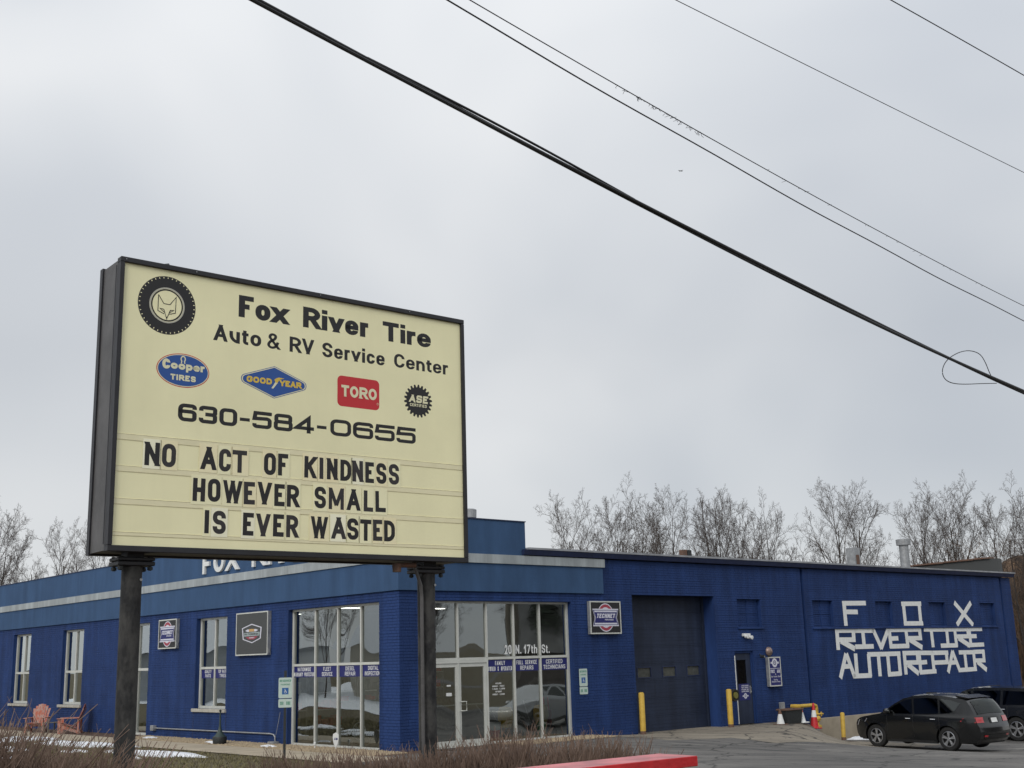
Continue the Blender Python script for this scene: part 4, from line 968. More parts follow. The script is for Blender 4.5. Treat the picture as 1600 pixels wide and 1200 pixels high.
def hexbadge(b, w_, h, y):
    cx, cz = w_*.5, h*.5; n0 = len(b.v)
    H_ = lambda k: [(cx-.27*k, cz+.17*k), (cx, cz+.28*k), (cx+.27*k, cz+.17*k), (cx+.25*k, cz-.15*k), (cx+.02, cz-.27*k), (cx-.24*k, cz-.16*k)]
    q = h/1.22
    b.flat(H_(1.25*q), y, 1); b.flat(H_(1.12*q), y-.001, 0)
    b.flat([(cx-.22*q, cz+.11*q), (cx-.15*q, cz+.155*q), (cx+.15*q, cz+.155*q), (cx+.22*q, cz+.115*q), (cx+.15*q, cz+.07*q), (cx-.15*q, cz+.07*q)], y-.002, 1)
    b.flat([(cx-.09*q, cz+.075*q), (cx-.09*q, cz+.16*q), (cx, cz+.17*q), (cx+.09*q, cz+.16*q), (cx+.09*q, cz+.075*q)], y-.003, 2)
    b.flat([(cx-.255*q, cz-.085*q), (cx+.265*q, cz-.075*q), (cx+.275*q, cz+.045*q), (cx-.265*q, cz+.035*q)], y-.003, 3)
    text(b, 'NATIONWIDE', cx-.24*q, cx+.25*q, cz-.055*q, .075*q, .017*q, y-.005, 0, R=.4, gap=.008)
    b.flat([(cx-.2*q, cz-.11*q), (cx+.22*q, cz-.10*q), (cx+.1*q, cz-.2*q), (cx-.1*q, cz-.2*q)], y-.003, 4)
    text(b, 'WARRANTY', cx-.08*q, cx+.10*q, cz-.165*q, .04*q, .009*q, y-.005, 1, R=.4, gap=.005)
    b.v[n0:] = [(cx+(p[0]-cx)*1.68, p[1], cz+(p[2]-cz)*.80) for p in b.v[n0:]]
box_sign('hexagon_badge_sign', -8.09, -6.235, 2.48, 3.72, .12, 'L', 'large dark grey wall sign with small hexagon badge beside the display window', hexbadge, M['charcoal'], [M['lilac'], M['tan'], mat('badge_silver', (.42,.50,.50), .4), M['maroon']])
def airsign(b, w_, h, y):
    b.flat([(.03,h*.60),(w_-.03,h*.60),(w_-.03,h*.615),(.03,h*.615)], y-.001, 1)
    cx, cz = w_/2, h*.80
    ring(b, cx, cz, .145, .075, y-.001, 1, 28, sx=1.0); ring(b, cx, cz, .048, .02, y-.001, 1, 16)
    for s in (-1, 1): b.flat([(cx+s*.14, cz-.03), (cx+s*.22, cz-.03), (cx+s*.22, cz+.03), (cx+s*.14, cz+.03)], y-.0015, 1)
    text(b, 'FREE AIR', .07, w_-.07, h*.455, .105, .028, y-.001, 1, R=.5, gap=.014, space=.1)
    text(b, '&', cx-.02, cx+.03, h*.385, .045, .01, y-.001, 1)
    text(b, 'Tire Pressure Check', .08, w_-.05, h*.305, .052, .011, y-.001, 1, gap=.008, space=.03)
    text(b, 'During', cx-.1, cx+.1, h*.2, .048, .011, y-.001, 1, gap=.008)
    text(b, 'Business Hours', .1, w_-.08, h*.135, .048, .011, y-.001, 1, gap=.008, space=.03)
box_sign('air_sign', 14.81, 15.45, 1.04, 1.98, .13, 'R', 'tall narrow blue box sign reading FREE AIR beside the service door', airsign, M['banner'], [M['lilac']])

# wheelchair parking plates
def ada_plates(par, y, w_, zlow):
    def wheelchair(b, cx, cz, s, y):
        ring(b, cx+.02*s, cz-.12*s, .2*s, .15*s, y, 2, 20)
        for st in ([(-.06,.3),(-.04,.0),(.16,-.0),(.24,-.22)], [(-.05,.14),(.12,.14)]):
            Lp, Rp = ribbon([(cx+p[0]*s, cz+p[1]*s) for p in st], .06*s); put_ribbon(b, Lp, Rp, y-.0005, 2)
        b.flat(ellipse(cx-.06*s, cz+.36*s, .05*s, .05*s, 10), y, 2)
    h1 = w_*1.5; h2 = w_*.62
    b = MB(); b.prism(rrect(-w_/2, w_/2, zlow+h2+.02, zlow+h2+.02+h1, .03), y, y+.004, 0)
    z0 = zlow+h2+.02
    text(b, 'RESERVED', -w_*.42, w_*.42, z0+h1*.79, h1*.11, h1*.022, y-.001, 1, gap=.006); text(b, 'PARKING', -w_*.34, w_*.34, z0+h1*.62, h1*.085, h1*.016, y-.001, 1, gap=.006)
    b.flat([(-w_*.24, z0+h1*.18), (w_*.24, z0+h1*.18), (w_*.24, z0+h1*.5), (-w_*.24, z0+h1*.5)], y-.001, 3); wheelchair(b, 0, z0+h1*.33, h1*.3, y-.002)
    b.build('reserved_plate', [M['ada'], M['adagreen'], M['white'], M['adablue']], par)
    b = MB(); b.prism(rrect(-w_/2, w_/2, zlow, zlow+h2, .025), y, y+.004, 0)
    text(b, '$250 FINE'.replace('$', ''), -w_*.38, w_*.38, zlow+h2*.3, h2*.4, h2*.075, y-.001, 1, gap=.008, space=.05)
    b.build('fine_plate', [M['ada'], M['adagreen']], par)
t = empty('wall_parking_sign', W(6.37, 0, 1.14), RW, 'small mint wheelchair parking plates fixed to the blue wall right of the shopfront', 'parking sign'); ada_plates(t, -.02, .32, 0)
t = empty('parking_sign_post', W(-2.72, .86, gw(-2.72, .86)), math.radians(12), 'wheelchair parking sign on a black post in front of the display window', 'parking sign')
b = MB(); b.box(-.03, .03, 0.006, .05, -.1, 2.05); b.build('post', M['iron'], t); ada_plates(t, 0.0, .315, 1.2)

# conduit, boxes, lamps on the walls
t = empty('wall_conduit', W(0, 0, 0), LW, 'thin grey metal conduit running along the blue wall below the narrow window', 'conduit')
b = MB(); b.tube([(-13.45,-.05,.285),(-6.1,-.05,.30),(-5.92,-.05,.28),(-5.85,-.05,.22),(-5.84,-.05,.08)], .021, 8); b.build('pipe', M['galv'], t)
b = MB(); b.bbox(-13.68,-13.45,-.12,-.01,.2,.37,.01); b.build('outlet_box', M['galv'], t); b = MB(); b.bbox(-6.0,-5.68,-.2,-.01,gw(-.1,5.8)-.0,.10,.01); b.tube([(-5.7,-.15,.1),(-5.55,-.15,.5),(-5.5,-.1,.9)], .007, 5); b.build('outlet_box', M['galv'], t)
t = empty('floodlight', W(13.86, 0, 2.66), RW, 'small twin white floodlight on the wall above the service door', 'light')
b = MB(); b.bbox(-.2,.16,-.08,-.01,0,.09,.01); b.build('base', M['white'], t)
for x in (-.1, .12): q = MB(); q.lathe([(.03,-.18),(.065,-.17),(.05,-.06),(.02,-.05)], x, 0, -.04+.03*(x < 0), 14, axis='Y'); q.build('lamp_head', M['white'], t, smooth=True)
t = empty('alarm_bell', W(15.0, 0, 2.16), RW, 'round weathered metal alarm bell above the blue air sign', 'alarm bell')
b = MB(); b.lathe([(.02,-.12),(.09,-.11),(.14,-.06),(.15,-.01)], n=22, axis='Y'); b.build('bell', mat('dull_brass', (.30,.22,.19), .4, metal=.5, var=.4, vscale=9), t, smooth=True)
b = MB(); b.bbox(-.05,.05,-.04,-.005,-.19,-.15,.004); b.build('bracket', M['iron'], t)
t = empty('security_camera', W(14.52, 0, 2.0), RW, 'small dark security camera beside the service door', 'camera')
b = MB(); b.tube([(0,-.2,0),(.0,-.05,.01)], .05, 12); b.build('housing', M['iron'], t); b = MB(); b.tube([(0,-.1,0),(0,-.01,.08)], .02, 8); b.build('arm', M['iron'], t); b = MB(); b.flat(ellipse(0,0,.03,.03,12), -.202); b.build('lens', M['galv'], t)
t = empty('meter_box', W(15.46, 0, .30), RW, 'small grey electrical box on the blue wall above the black bin', 'utility box')
b = MB(); b.bbox(-.1,.1,-.09,-.005,0,.22,.01); b.build('case', M['galv'], t); b = MB(); b.tube([(0,-.04,0),(0,-.04,-.25)], .015, 6); b.build('pipe', M['galv'], t)

# roof vents
def vent(u, v, z0, z1, r, cap, label, square=False, mt='galv'):
    t = uvt('roof_vent', u, v, z0, label=label, cat='roof vent', group='vents on the flat roof')
    h = z1-z0
    b = MB()
    if square: b.bbox(-r, r, -r, r, 0, h, .01)
    else: b.lathe([(r,0),(r,h)], n=18)
    b.build('stack', M[mt], t, smooth=not square)
    b = MB()
    if cap: b.lathe([(r*1.05,h-.28),(r*1.5,h-.27),(r*1.55,h-.03),(r*1.1,h)], n=18); b.build('cap', M[mt], t)
    else: b.flat(rrect(-r*.6, r*.6, h*.12, h*.75, r*.3), -r-.004); b.build('opening', M['rust'], t)
vent(29.15, 3, 5.05, 6.74, .20, True, 'tall grey round roof vent with flared cap near the far end of the roof')
vent(25.2, 3, 5.05, 6.2, .20, False, 'short grey flue with rusty opening on the roof', True)
vent(4.82, 3, 5.05, 6.60, .14, True, 'small capped roof vent just right of the big pylon sign')
t = uvt('roof_box', 14.65, 3, 5.05, label='small pair of dark square stub vents on the roof in front of the trees', cat='roof vent', group='vents on the flat roof')
for x in (-.12, .12): b = MB(); b.bbox(x-.1, x+.1, -.1, .1, 0, .68, .01); b.build('stub', M['rust'] if x < 0 else M['iron'], t)

# bollards
def bollard(u, v, h, r, label, lean=0, group='yellow bollards along the right hand wall'):
    t = empty('bollard', W(u, v, gw(u, v)-.05), RW, label, 'bollard', group); t.rotation_euler = (0, lean, RW)
    b = MB(); b.lathe([(r,0),(r,h),(r*.9,h+.03),(r*.5,h+.05)], n=20); b.build('post', M['yellow'], t, smooth=True)
    b = MB(); b.lathe([(r*1.02,.03),(r*1.03,.10),(r*1.01,.16)], n=20); b.build('rusty_foot', M['rust'], t, smooth=True)
    return t
bollard(8.62, -.12, 1.20, .085, 'yellow bollard at the near side of the garage door')
t = bollard(12.28, -.42, 1.16, .085, 'yellow bollard with hose reel between garage door and service door')
bollard(18.15, -.50, .92, .075, 'thin yellow bollard standing alone in front of the beige foundation', .04)
hr = empty('hose_reel', W(12.55, -.42, .86), RW, 'small black and yellow cable reel hung on the bollard beside the service door', 'hose reel')
b = MB(); tyre_mesh(.19, .1, 24).build('coil', M['rubber'], hr, smooth=True)
b = MB(); b.tube([(-.2,.0,0),(-.05,.02,0)], .03, 8); b.lathe([(.1,-.07),(.1,.07)], n=18, axis='Y'); b.build('hub', mat('olive', (.16,.15,.03), .5), hr); b = MB(); b.tube([(.17,0,-.05),(.19,.0,-.3),(.2,.02,-.5)], .01, 6); b.build('hose_end', M['iron'], hr)

# gas meter assembly
gm_ = empty('gas_meter', W(16.75, -.35, gw(16.9, -1.2)), RW, 'yellow gas pipe and grey meter at the edge of the concrete apron', 'gas meter')
gz0 = gw(16.9, -1.2)
b = MB(); b.tube([(-.75,.33,.37-gz0),(-.72,0,.37-gz0),(.05,0,.37-gz0),(.16,0,.34-gz0),(.18,0,.24-gz0),(.18,0,-.35-gz0)], .062, 10); b.lathe([(.10,-.1-gz0),(.13,-.02-gz0),(.10,.06-gz0)], .18, 0, -.05, 14); b.bbox(.08,.3,-.08,.08,-.36-gz0,-.28-gz0,.01); b.build('pipe', M['yellow'], gm_, smooth=True)
b = MB(); b.tube([(.05,-.05,.07-gz0),(.46,-.05,.07-gz0)], .03, 8); b.tube([(.36,-.05,.0-gz0),(.36,-.05,.14-gz0)], .025, 8); b.build('valve_handle', M['yellow'], gm_)
b = MB(); b.bbox(-.30,-.02,-.2,.1,.12,.52,.03); b.lathe([(.15,.0),(.16,.12)], -.15, -.05, 0, 14); b.build('meter_body', M['galv'], gm_); b = MB(); b.tube([(-.22,0,.5),(-.22,0,.75),(-.05,0,.78),(-.05,0,.55)], .03, 8); b.build('meter_pipe', M['iron'], gm_)
# bin with cones
t = empty('black_bin', W(14.56, -1.0, gw(14.56, -1.0)+.015), RW, 'black open bin standing between the traffic cones', 'bin')
b = MB(); b.add([(-.36,-.14,0),(.36,-.14,0),(.36,.14,0),(-.36,.14,0),(-.42,-.18,.42),(.42,-.18,.42),(.42,.18,.42),(-.42,.18,.42)], [(0,3,2,1),(0,1,5,4),(1,2,6,5),(2,3,7,6),(3,0,4,7)]); b.build('tub', M['iron'], t)
b = MB()
for (x0,x1,y0,y1) in ((-.45,.45,-.21,-.17),(-.45,.45,.17,.21),(-.45,-.41,-.17,.17),(.41,.45,-.17,.17)): b.bbox(x0,x1,y0,y1,.41,.46,.008)
b.build('rim', M['rust'], t)
def cone(u, v, h, label, colors, zadd=0, lean=0):
    t = empty('traffic_cone', W(u, v, gw(u, v)+zadd), RW, label, 'traffic cone', 'traffic cones by the black bin'); t.rotation_euler = (0, lean, RW)
    b = MB(); b.bbox(-.17,.17,-.17,.17,0,.035,.01); b.build('base', M[colors[0]], t)
    zs = [.036, h*.45, h*.72, h]; rr = lambda z: .135-(.135-.03)*z/h
    for i in range(3):
        b = MB(); b.lathe([(rr(zs[i]), zs[i]), (rr(zs[i+1]-.001), zs[i+1]-.001)], n=20); b.build('band', M[colors[i+1]], t, smooth=True)
M['coneorange'] = mat('cone_orange', (.60,.12,.04), .5, var=.2, vscale=9)
cone(14.0, -1.02, .46, 'white faded traffic cone at the left end of the black bin', ('rust', 'white', 'white', 'rust'))
cone(15.13, -1.02, .46, 'white faded traffic cone at the right end of the black bin', ('white', 'white', 'white', 'coneorange'))
cone(15.75, -1.05, .80, 'tall red and white traffic cone in front of the gas meter', ('red', 'red', 'white', 'red'), 0, .03)

# patio: two adirondack chairs and a side table
def adirondack(u, v, rz, label):
    t = empty('adirondack_chair', W(u, v, gw(u, v)), rz, label, 'garden chair', 'faded orange adirondack chairs')
    for i in range(6):   # seat slats
        b = MB(); y = -.30+i*.10; z = .36-i*.028; b.bbox(-.26, .26, y, y+.085, z, z+.022, .004); b.build('seat_slat', M['orange'], t)
    for i in range(7):   # fan back slats
        a = (i-3); top = 1.02-.018*a*a; x0 = a*.062; x1 = a*.092
        b = MB(); y0, y1 = .22, .52
        b.add([(x0-.028,y0,.22),(x0+.028,y0,.22),(x1+.044,y1,top),(x1-.044,y1,top),(x0-.028,y0+.02,.22),(x0+.028,y0+.02,.22),(x1+.040,y1+.02,top),(x1-.040,y1+.02,top)],
              [(0,1,2,3),(7,6,5,4),(0,4,5,1),(1,5,6,2),(2,6,7,3),(3,7,4,0)]); b.build('back_slat', M['orange'], t)
    for s in (-1, 1):
        b = MB(); b.bbox(s*.33-.07, s*.33+.07, -.36, .40, .53, .555, .01); b.build('armrest', M['orange'], t)
        b = MB(); b.bbox(s*.30-.018, s*.30+.018, -.33, -.23, 0, .53, .004); b.build('leg', M['orange'], t)
        b = MB(); b.add([(s*.27-.015,-.33,.24),(s*.27-.015,-.33,.37),(s*.27-.015,.45,.08),(s*.27-.015,.45,-.01),(s*.27+.015,-.33,.24),(s*.27+.015,-.33,.37),(s*.27+.015,.45,.08),(s*.27+.015,.45,-.01)],
              [(0,1,2,3),(7,6,5,4),(0,4,5,1),(1,5,6,2),(2,6,7,3),(3,7,4,0)]); b.build('side_rail', M['orange'], t)
        b = MB(); b.bbox(s*.30-.018, s*.30+.018, .33, .40, 0, .53, .004); b.build('rear_leg', M['orange'], t)
    b = MB(); b.bbox(-.33, .33, .385, .405, .50, .56, .004); b.build('back_brace', M['orange'], t)
    return t
adirondack(-1.15, 20.9, math.radians(4), 'faded orange slatted adirondack chair facing the lawn, left one')
adirondack(-.75, 18.9, math.radians(-80), 'faded orange adirondack chair turned sideways beside the small grey table')
t = empty('side_table', W(-1.05, 19.75, gw(-1.05, 19.75)), RW+.1, 'low weathered grey wooden table between the orange chairs', 'table')
for i in range(4): b = MB(); b.bbox(-.25, .25, -.22+i*.11, -.12+i*.11, .38, .40, .004); b.build('slat', M['greywood'], t)
for x in (-.2, .2):
    for y in (-.17, .17): b = MB(); b.bbox(x-.02, x+.02, y-.02, y+.02, 0, .38, .003); b.build('leg', M['greywood'], t)
# long necked fire pot
t = empty('smokers_pot', W(-.85, 7.55, gw(-.85, 7.55)), 0, 'dark pot with a long narrow neck standing below the narrow window', 'ash pot'); t.scale = (.66, .66, .72)
b = MB(); b.lathe([(.24,0),(.29,.10),(.31,.28),(.29,.33)], n=24); b.build('bowl', M['iron'], t, smooth=True)
b = MB(); b.lathe([(.27,.33),(.17,.42),(.085,.55),(.045,.75),(.035,1.1),(.03,1.28)], n=18); b.build('neck', mat('dark_green_metal', (.03,.05,.045), .55, var=.3, vscale=12), t, smooth=True)
b = MB(); b.lathe([(.05,1.28),(.055,1.34),(.02,1.36)], n=14); b.build('cap', M['iron'], t, smooth=True)
# security yard sign and marker
t = empty('yard_sign', W(-.45, 2.15, gw(-.45, 2.15)), LW, 'small white shield shaped yard sign in the gravel in front of the display window', 'yard sign')
b = MB(); b.tube([(0,0,-.05),(0,0,.18)], .008, 6); b.build('stake', M['white'], t)
b = MB(); b.prism([(0,.08),(.10,.2),(.135,.33),(.12,.42),(0,.46),(-.12,.42),(-.135,.33),(-.10,.2)], -.006, .002, 0); b.flat([(-.07,.28),(-.02,.35),(.0,.28)], -.008, 1); b.flat([(.01,.28),(.09,.28),(.09,.33),(.03,.33)], -.008, 1); b.build('plate', [M['white'], M['banner']], t)
t = empty('stub_light', W(-.35, 3.3, gw(-.35, 3.3)), 0, 'tiny white path light stub in the gravel', 'path light')
b = MB(); b.lathe([(.015,0),(.015,.1),(.035,.11),(.035,.17),(.01,.19)], n=10); b.build('body', M['white'], t)
# downpipe and door mat
t = empty('door_mat', W(1.9, -.55, gw(1.9, -.55)+.013), RW, 'dark rubber mat in front of the glass entrance doors', 'mat')
b = MB(); b.bbox(-.9, .9, -.45, .4, 0, .015, .005); b.build('mat_body', M['rubber'], t)
# ------------------------------------------------------------------ pylon sign
DS = Vector((0.77708067, 0.62940101, 0)); DN = Vector((0.62940101, -0.77708067, 0))
P0 = Vector((-3.26600692, 9.5, 3.11652674))
SG = math.atan2(DS.y, DS.x)
base_z = gz(P0.x+1.4, P0.y+1.2)
sign = empty('pylon_sign', (P0.x, P0.y, P0.z), SG, 'large cream letter board sign in a black cabinet on two black posts above the hedge', 'sign')
WD, HT, TH = 3.57, 2.465, 0.43
b = MB(); b.box(0.012, WD-.012, 0.012, TH-.012, .012, HT-.012); b.build('cabinet', M['cab'], sign)
b = MB()
for (x0,x1,z0,z1) in ((0,WD,0,.048),(0,WD,HT-.045,HT),(0,.036,.048,HT-.045),(WD-.036,WD,.048,HT-.045)):
    b.bbox(x0, x1, -.028, .05, z0, z1, .004)
b.build('front_trim', M['cabdark'], sign)
b = MB()
for (x0,x1,z0,z1) in ((-.002,WD+.002,-.002,.04),(-.002,WD+.002,HT-.04,HT+.002),(-.002,.03,.04,HT-.04),(WD-.03,WD+.002,.04,HT-.04)):
    b.box(x0, x1, TH-.04, TH+.02, z0, z1)
b.build('rear_trim', M['cabdark'], sign)
b = MB(); b.box(-.004, .0, .06, .075, .06, HT-.06); b.build('cabinet_seam', M['cabdark'], sign)
for x in (.045, .67, 1.9, 2.9): b = MB(); b.lathe([(.005,0),(.004,.006)], x, 0, 0, 8, axis='Y'); b.v = [(v[0], -.036+v[1], v[2]+HT-.022) for v in b.v]; b.build('screw', M['galv'], sign)
b = MB(); b.tube([(.44,.1,HT),(.44,.1,HT+.035),(.47,.1,HT+.04)], .016, 8); b.build('lifting_lug', M['iron'], sign)
b = MB(); b.flat([(.03,.04),(WD-.03,.04),(WD-.03,HT-.03),(.03,HT-.03)], -0.003); b.build('face_panel', M['signface'], sign)
YF = -0.0036
# main lettering
b = MB(); HF[0] = .76
text(b, 'Fox', 1.089, 1.575, 2.112, .203, .060, YF, 0, R=1.0, gap=.018)
text(b, 'River', 1.735, 2.44, 2.116, .197, .059, YF, 0, R=1.0, gap=.018)
text(b, 'Tire', 2.605, 3.172, 2.115, .193, .057, YF, 0, R=1.0, gap=.018)
text(b, 'Auto', .86, 1.315, 1.863, .147, .034, YF, 0, R=1.0, gap=.020)
text(b, '&', 1.375, 1.50, 1.863, .145, .028, YF, 0, R=1.0)
text(b, 'RV', 1.60, 1.85, 1.862, .143, .033, YF, 0, R=1.0, gap=.012)
text(b, 'Service', 1.94, 2.625, 1.861, .14, .033, YF, 0, R=1.0, gap=.018)
text(b, 'Center', 2.735, 3.378, 1.866, .137, .032, YF, 0, R=1.0, gap=.018)
HF[0] = .80
text(b, '630', .557, 1.10, 1.114, .153, .040, YF, 0, R=.55, gap=.020)
text(b, '-', 1.125, 1.22, 1.118, .153, .036, YF, 0)
text(b, '584', 1.245, 1.86, 1.120, .153, .040, YF, 0, R=.55, gap=.020)
text(b, '-', 1.89, 1.99, 1.124, .153, .036, YF, 0)
text(b, '0655', 2.03, 2.978, 1.126, .155, .040, YF, 0, R=.55, gap=.020)
HF[0] = 1.0; lt = b.build('painted_lettering', M['black'], sign); lt['kind'] = 'stuff'
# tyre with line drawing of a fox head
b = MB(); cx, cz = .4255, 2.106; ring(b, cx, cz, .258, .158, YF, 0, 72); b.flat(ellipse(cx, cz, .156, .156, 48), YF, 1)
ring(b, cx, cz, .143, .130, YF-.0006, 0, 60); ring(b, cx, cz, .1575, .146, YF-.001, 2, 60)
for k in range(40):
    a = 2*PI*k/40; ca, sa = math.cos(a), math.sin(a); Lp, Rp = ribbon([(cx+ca*.238, cz+sa*.238), (cx+ca*.250, cz+sa*.250)], .007); put_ribbon(b, Lp, Rp, YF-.001, 1)
for st in ([(.346,2.189),(.396,2.117),(.451,2.116),(.504,2.191),(.501,2.047),(.447,2.030)], [(.346,2.189),(.345,2.047),(.402,2.026)], [(.397,2.067),(.425,1.985),(.455,2.066),(.487,2.070),(.443,2.040)], [(.397,2.067),(.363,2.070),(.404,2.040)], [(.418,2.0),(.432,2.0)]):
    Lp, Rp = ribbon(st, .0062); put_ribbon(b, Lp, Rp, YF-.0016, 0)
b.build('tyre_emblem', [M['black'], M['signface'], M['tirerim']], sign)
# oval emblem
b = MB(); cx, cz = .590, 1.552
b.flat(ellipse(cx, cz, .238, .148, 56, rot=0), YF, 0); b.flat(ellipse(cx, cz, .231, .141, 56), YF-.0006, 1); b.flat(ellipse(cx, cz, .224, .134, 56), YF-.0012, 2)
text(b, 'C', cx-.188, cx-.118, 1.550, .088, .027, YF-.0022, 1, R=1.0)
text(b, 'ooper', cx-.113, cx+.192, 1.558, .072, .021, YF-.0022, 1, R=1.0, gap=.006)
text(b, 'TIRES', cx-.112, cx+.115, 1.462, .050, .014, YF-.0022, 1, R=.8, gap=.009)
hs = [(cx-.004+.019*math.cos(math.radians(a)), 1.652+.024*math.sin(math.radians(a))) for a in range(-50, 231, 20)]
Lp, Rp = ribbon([(hs[0][0]+.004, 1.612)]+hs+[(hs[-1][0]-.004, 1.612)], .010); put_ribbon(b, Lp, Rp, YF-.002, 1)
b.build('oval_emblem', [M['emred'], M['cream'], M['cblue']], sign)
# diamond emblem
def diamond(cx, cz, hw, hh, r=.035):
    p = [(cx, cz+hh)]
    for k in range(7): a = math.radians(66-132*k/6); p.append((cx+hw-r+r*math.cos(a), cz+r*math.sin(a)))
    p.append((cx, cz-hh))
    for k in range(7): a = math.radians(246-132*k/6); p.append((cx-hw+r+r*math.cos(a), cz+r*math.sin(a)))
    return p
cx, cz = 1.452, 1.555
b = MB(); b.flat(diamond(cx, cz, .326, .149, .044), YF, 0); b.flat(diamond(cx, cz, .319, .1435, .040), YF-.0006, 1); b.flat(diamond(cx, cz, .308, .135, .034), YF-.0012, 0)
text(b, 'GOOD', cx-.272, cx-.025, 1.528, .056, .0165, YF-.0022, 2, R=.8, gap=.007)
text(b, 'YEAR', cx+.052, cx+.272, 1.528, .056, .0165, YF-.0022, 2, R=.8, gap=.005)
b.flat([(cx-.028,1.498),(cx-.012,1.494),(cx+.036,1.556),(cx+.014,1.566)], YF-.002, 1); b.flat([(cx+.008,1.556),(cx+.03,1.553),(cx+.05,1.585),(cx+.10,1.600),(cx+.045,1.604),(cx+.022,1.596),(cx+.0,1.58)], YF-.0024, 2)
b.build('diamond_emblem', [M['cblue'], M['cream'], M['gold']], sign)
# red emblem
b = MB(); b.flat(rrect(2.103, 2.563, 1.413, 1.705, .045), YF, 0)
bx = text(b, 'TORO', 2.145, 2.535, 1.508, .110, .026, YF-.001, 1, R=1.0, gap=.010)
for z in (1.508,): b.flat([(bx[0][1]+.028, z), (bx[0][2]-.028, z), (bx[0][2]-.028, z+.010), (bx[0][1]+.028, z+.010)], YF-.0022, 1)
for k in (2,): b.flat([(bx[k][1]-.008, 1.508), (bx[k][1]+.036, 1.508), (bx[k][1]+.036, 1.517), (bx[k][1]-.008, 1.517)], YF-.0022, 1)
for s in (0,): b.flat([(bx[0][1], 1.592), (bx[0][1]+.01, 1.592), (bx[0][1]+.01, 1.613), (bx[0][1], 1.613)], YF-.0022, 1); b.flat([(bx[0][2]-.01, 1.592), (bx[0][2], 1.592), (bx[0][2], 1.613), (bx[0][2]-.01, 1.613)], YF-.0022, 1)
ring(b, 2.545, 1.475, .011, .008, YF-.001, 1, 14)
b.build('red_emblem', [M['emred'], M['cream']], sign)
# gear emblem
b = MB(); cx, cz = 3.012, 1.557; p = []
for k in range(22):
    a0 = 2*PI*k/22
    for da, r in ((0, .138), (.06, .165), (.16, .165), (.22, .138)): p.append((cx+r*math.cos(a0+da), cz+r*math.sin(a0+da)))
b.flat(p, YF, 0)
text(b, 'ASE', cx-.108, cx+.112, cz-.018, .075, .020, YF-.001, 1, R=.5, gap=.010, slant=.12)
text(b, 'CERTIFIED', cx-.098, cx+.10, cz-.058, .028, .0065, YF-.001, 1, R=.4, gap=.005)
b.build('gear_emblem', [M['black'], M['cream']], sign)
# letter tracks: clear rails with dirty upper and lower lips
M['track'] = mat('track_plastic', (0.88,0.83,0.56), .35, var=.18, vscale=5, col2=(.80,.75,.49), detail=7)
M['grime'] = mat('track_grime', (0.42,0.37,0.22), .7, var=.5, vscale=9, col2=(.70,.65,.40), detail=7, stretch=(1,1,6), contrast=1.6)
for z, h in ((.935, .052), (.672, .05), (.405, .05), (.143, .032)):
    tr_ = MB(); tr_.bbox(.04, WD-.04, -.0060, .004, z-h/2, z+h/2, .001); tro = tr_.build('letter_track', M['track'], sign)
    g = MB(); g.box(.04, WD-.04, -.0068, -.0059, z+h/2-.005, z+h/2-.001); g.box(.04, WD-.04, -.0067, -.0059, z-h/2+.001, z-h/2+.0028); g.build('rail_lip', M['grime'], tro)
# changeable letters: each a clear cream tile carrying one black letter
R1 = [('N',.280,.407),('O',.428,.549),('A',.774,.912),('C',.937,1.048),('T',1.062,1.199),('O',1.362,1.478),('F',1.500,1.600),('K',1.762,1.880),('I',1.918,1.958),('N',1.994,2.106),('D',2.135,2.250),('N',2.265,2.380),('E',2.403,2.498),('S',2.524,2.637),('S',2.663,2.779)]
R2 = [('H',.708,.819),('O',.845,.960),('W',.984,1.157),('E',1.177,1.282),('V',1.308,1.438),('E',1.468,1.570),('R',1.591,1.712),('S',1.868,1.986),('M',2.015,2.173),('A',2.207,2.347),('L',2.385,2.487),('L',2.514,2.628)]
R3 = [('I',.822,.863),('S',.897,1.016),('E',1.173,1.274),('V',1.301,1.431),('E',1.460,1.565),('R',1.588,1.706),('W',1.836,2.005),('A',2.048,2.193),('S',2.211,2.330),('T',2.347,2.467),('E',2.487,2.588),('D',2.608,2.728)]
rt = random.Random(4)
M['tile2'] = mat('aged_tile_plastic', (0.94,0.88,0.58), 0.32, var=.10, vscale=5, col2=(.91,.82,.52)); M['tile3'] = mat('clear_tile_plastic', (0.95,0.93,0.70), 0.3, var=.05, vscale=4)
M['blackfade'] = mat('faded_black_vinyl', (0.028,0.025,0.026), 0.5, var=.3, vscale=12)
for row, z in ((R1, .714), (R2, .444), (R3, .174)):
    for (ch, xa, xb) in row:
        dz = rt.uniform(-.004, .004); tilt = rt.uniform(-.012, .012)
        t_ = MB(); t_.prism([(xa-.016, z-.026+dz), (xb+.016, z-.026+dz), (xb+.016, z+.222+dz), (xa-.016, z+.222+dz)], -.0082, -.0071)
        to = t_.build('letter_tile', M[rt.choice(('tile', 'tile', 'tile2', 'tile3'))], sign)
        g = MB(); H_ = .196
        glyph(g, ch, xa, z+dz, xb-xa, H_, .0400 if ch not in 'MW' else .035, -.0090, 0, .85 if ch != 'D' else .7)
        c_ = (xa+xb)/2; g.v = [(c_+(v[0]-c_)*math.cos(tilt)-(v[2]-z)*math.sin(tilt), v[1], z+(v[2]-z)*math.cos(tilt)+(v[0]-c_)*math.sin(tilt)) for v in g.v]
        g.build('letter', M['black'] if rt.random() < .6 else M['blackfade'], to)
# stains on the letter panels
M['stain'] = mat('amber_stain', (0.66,0.50,0.24), .5, var=.35, vscale=10, col2=(.80,.72,.42))
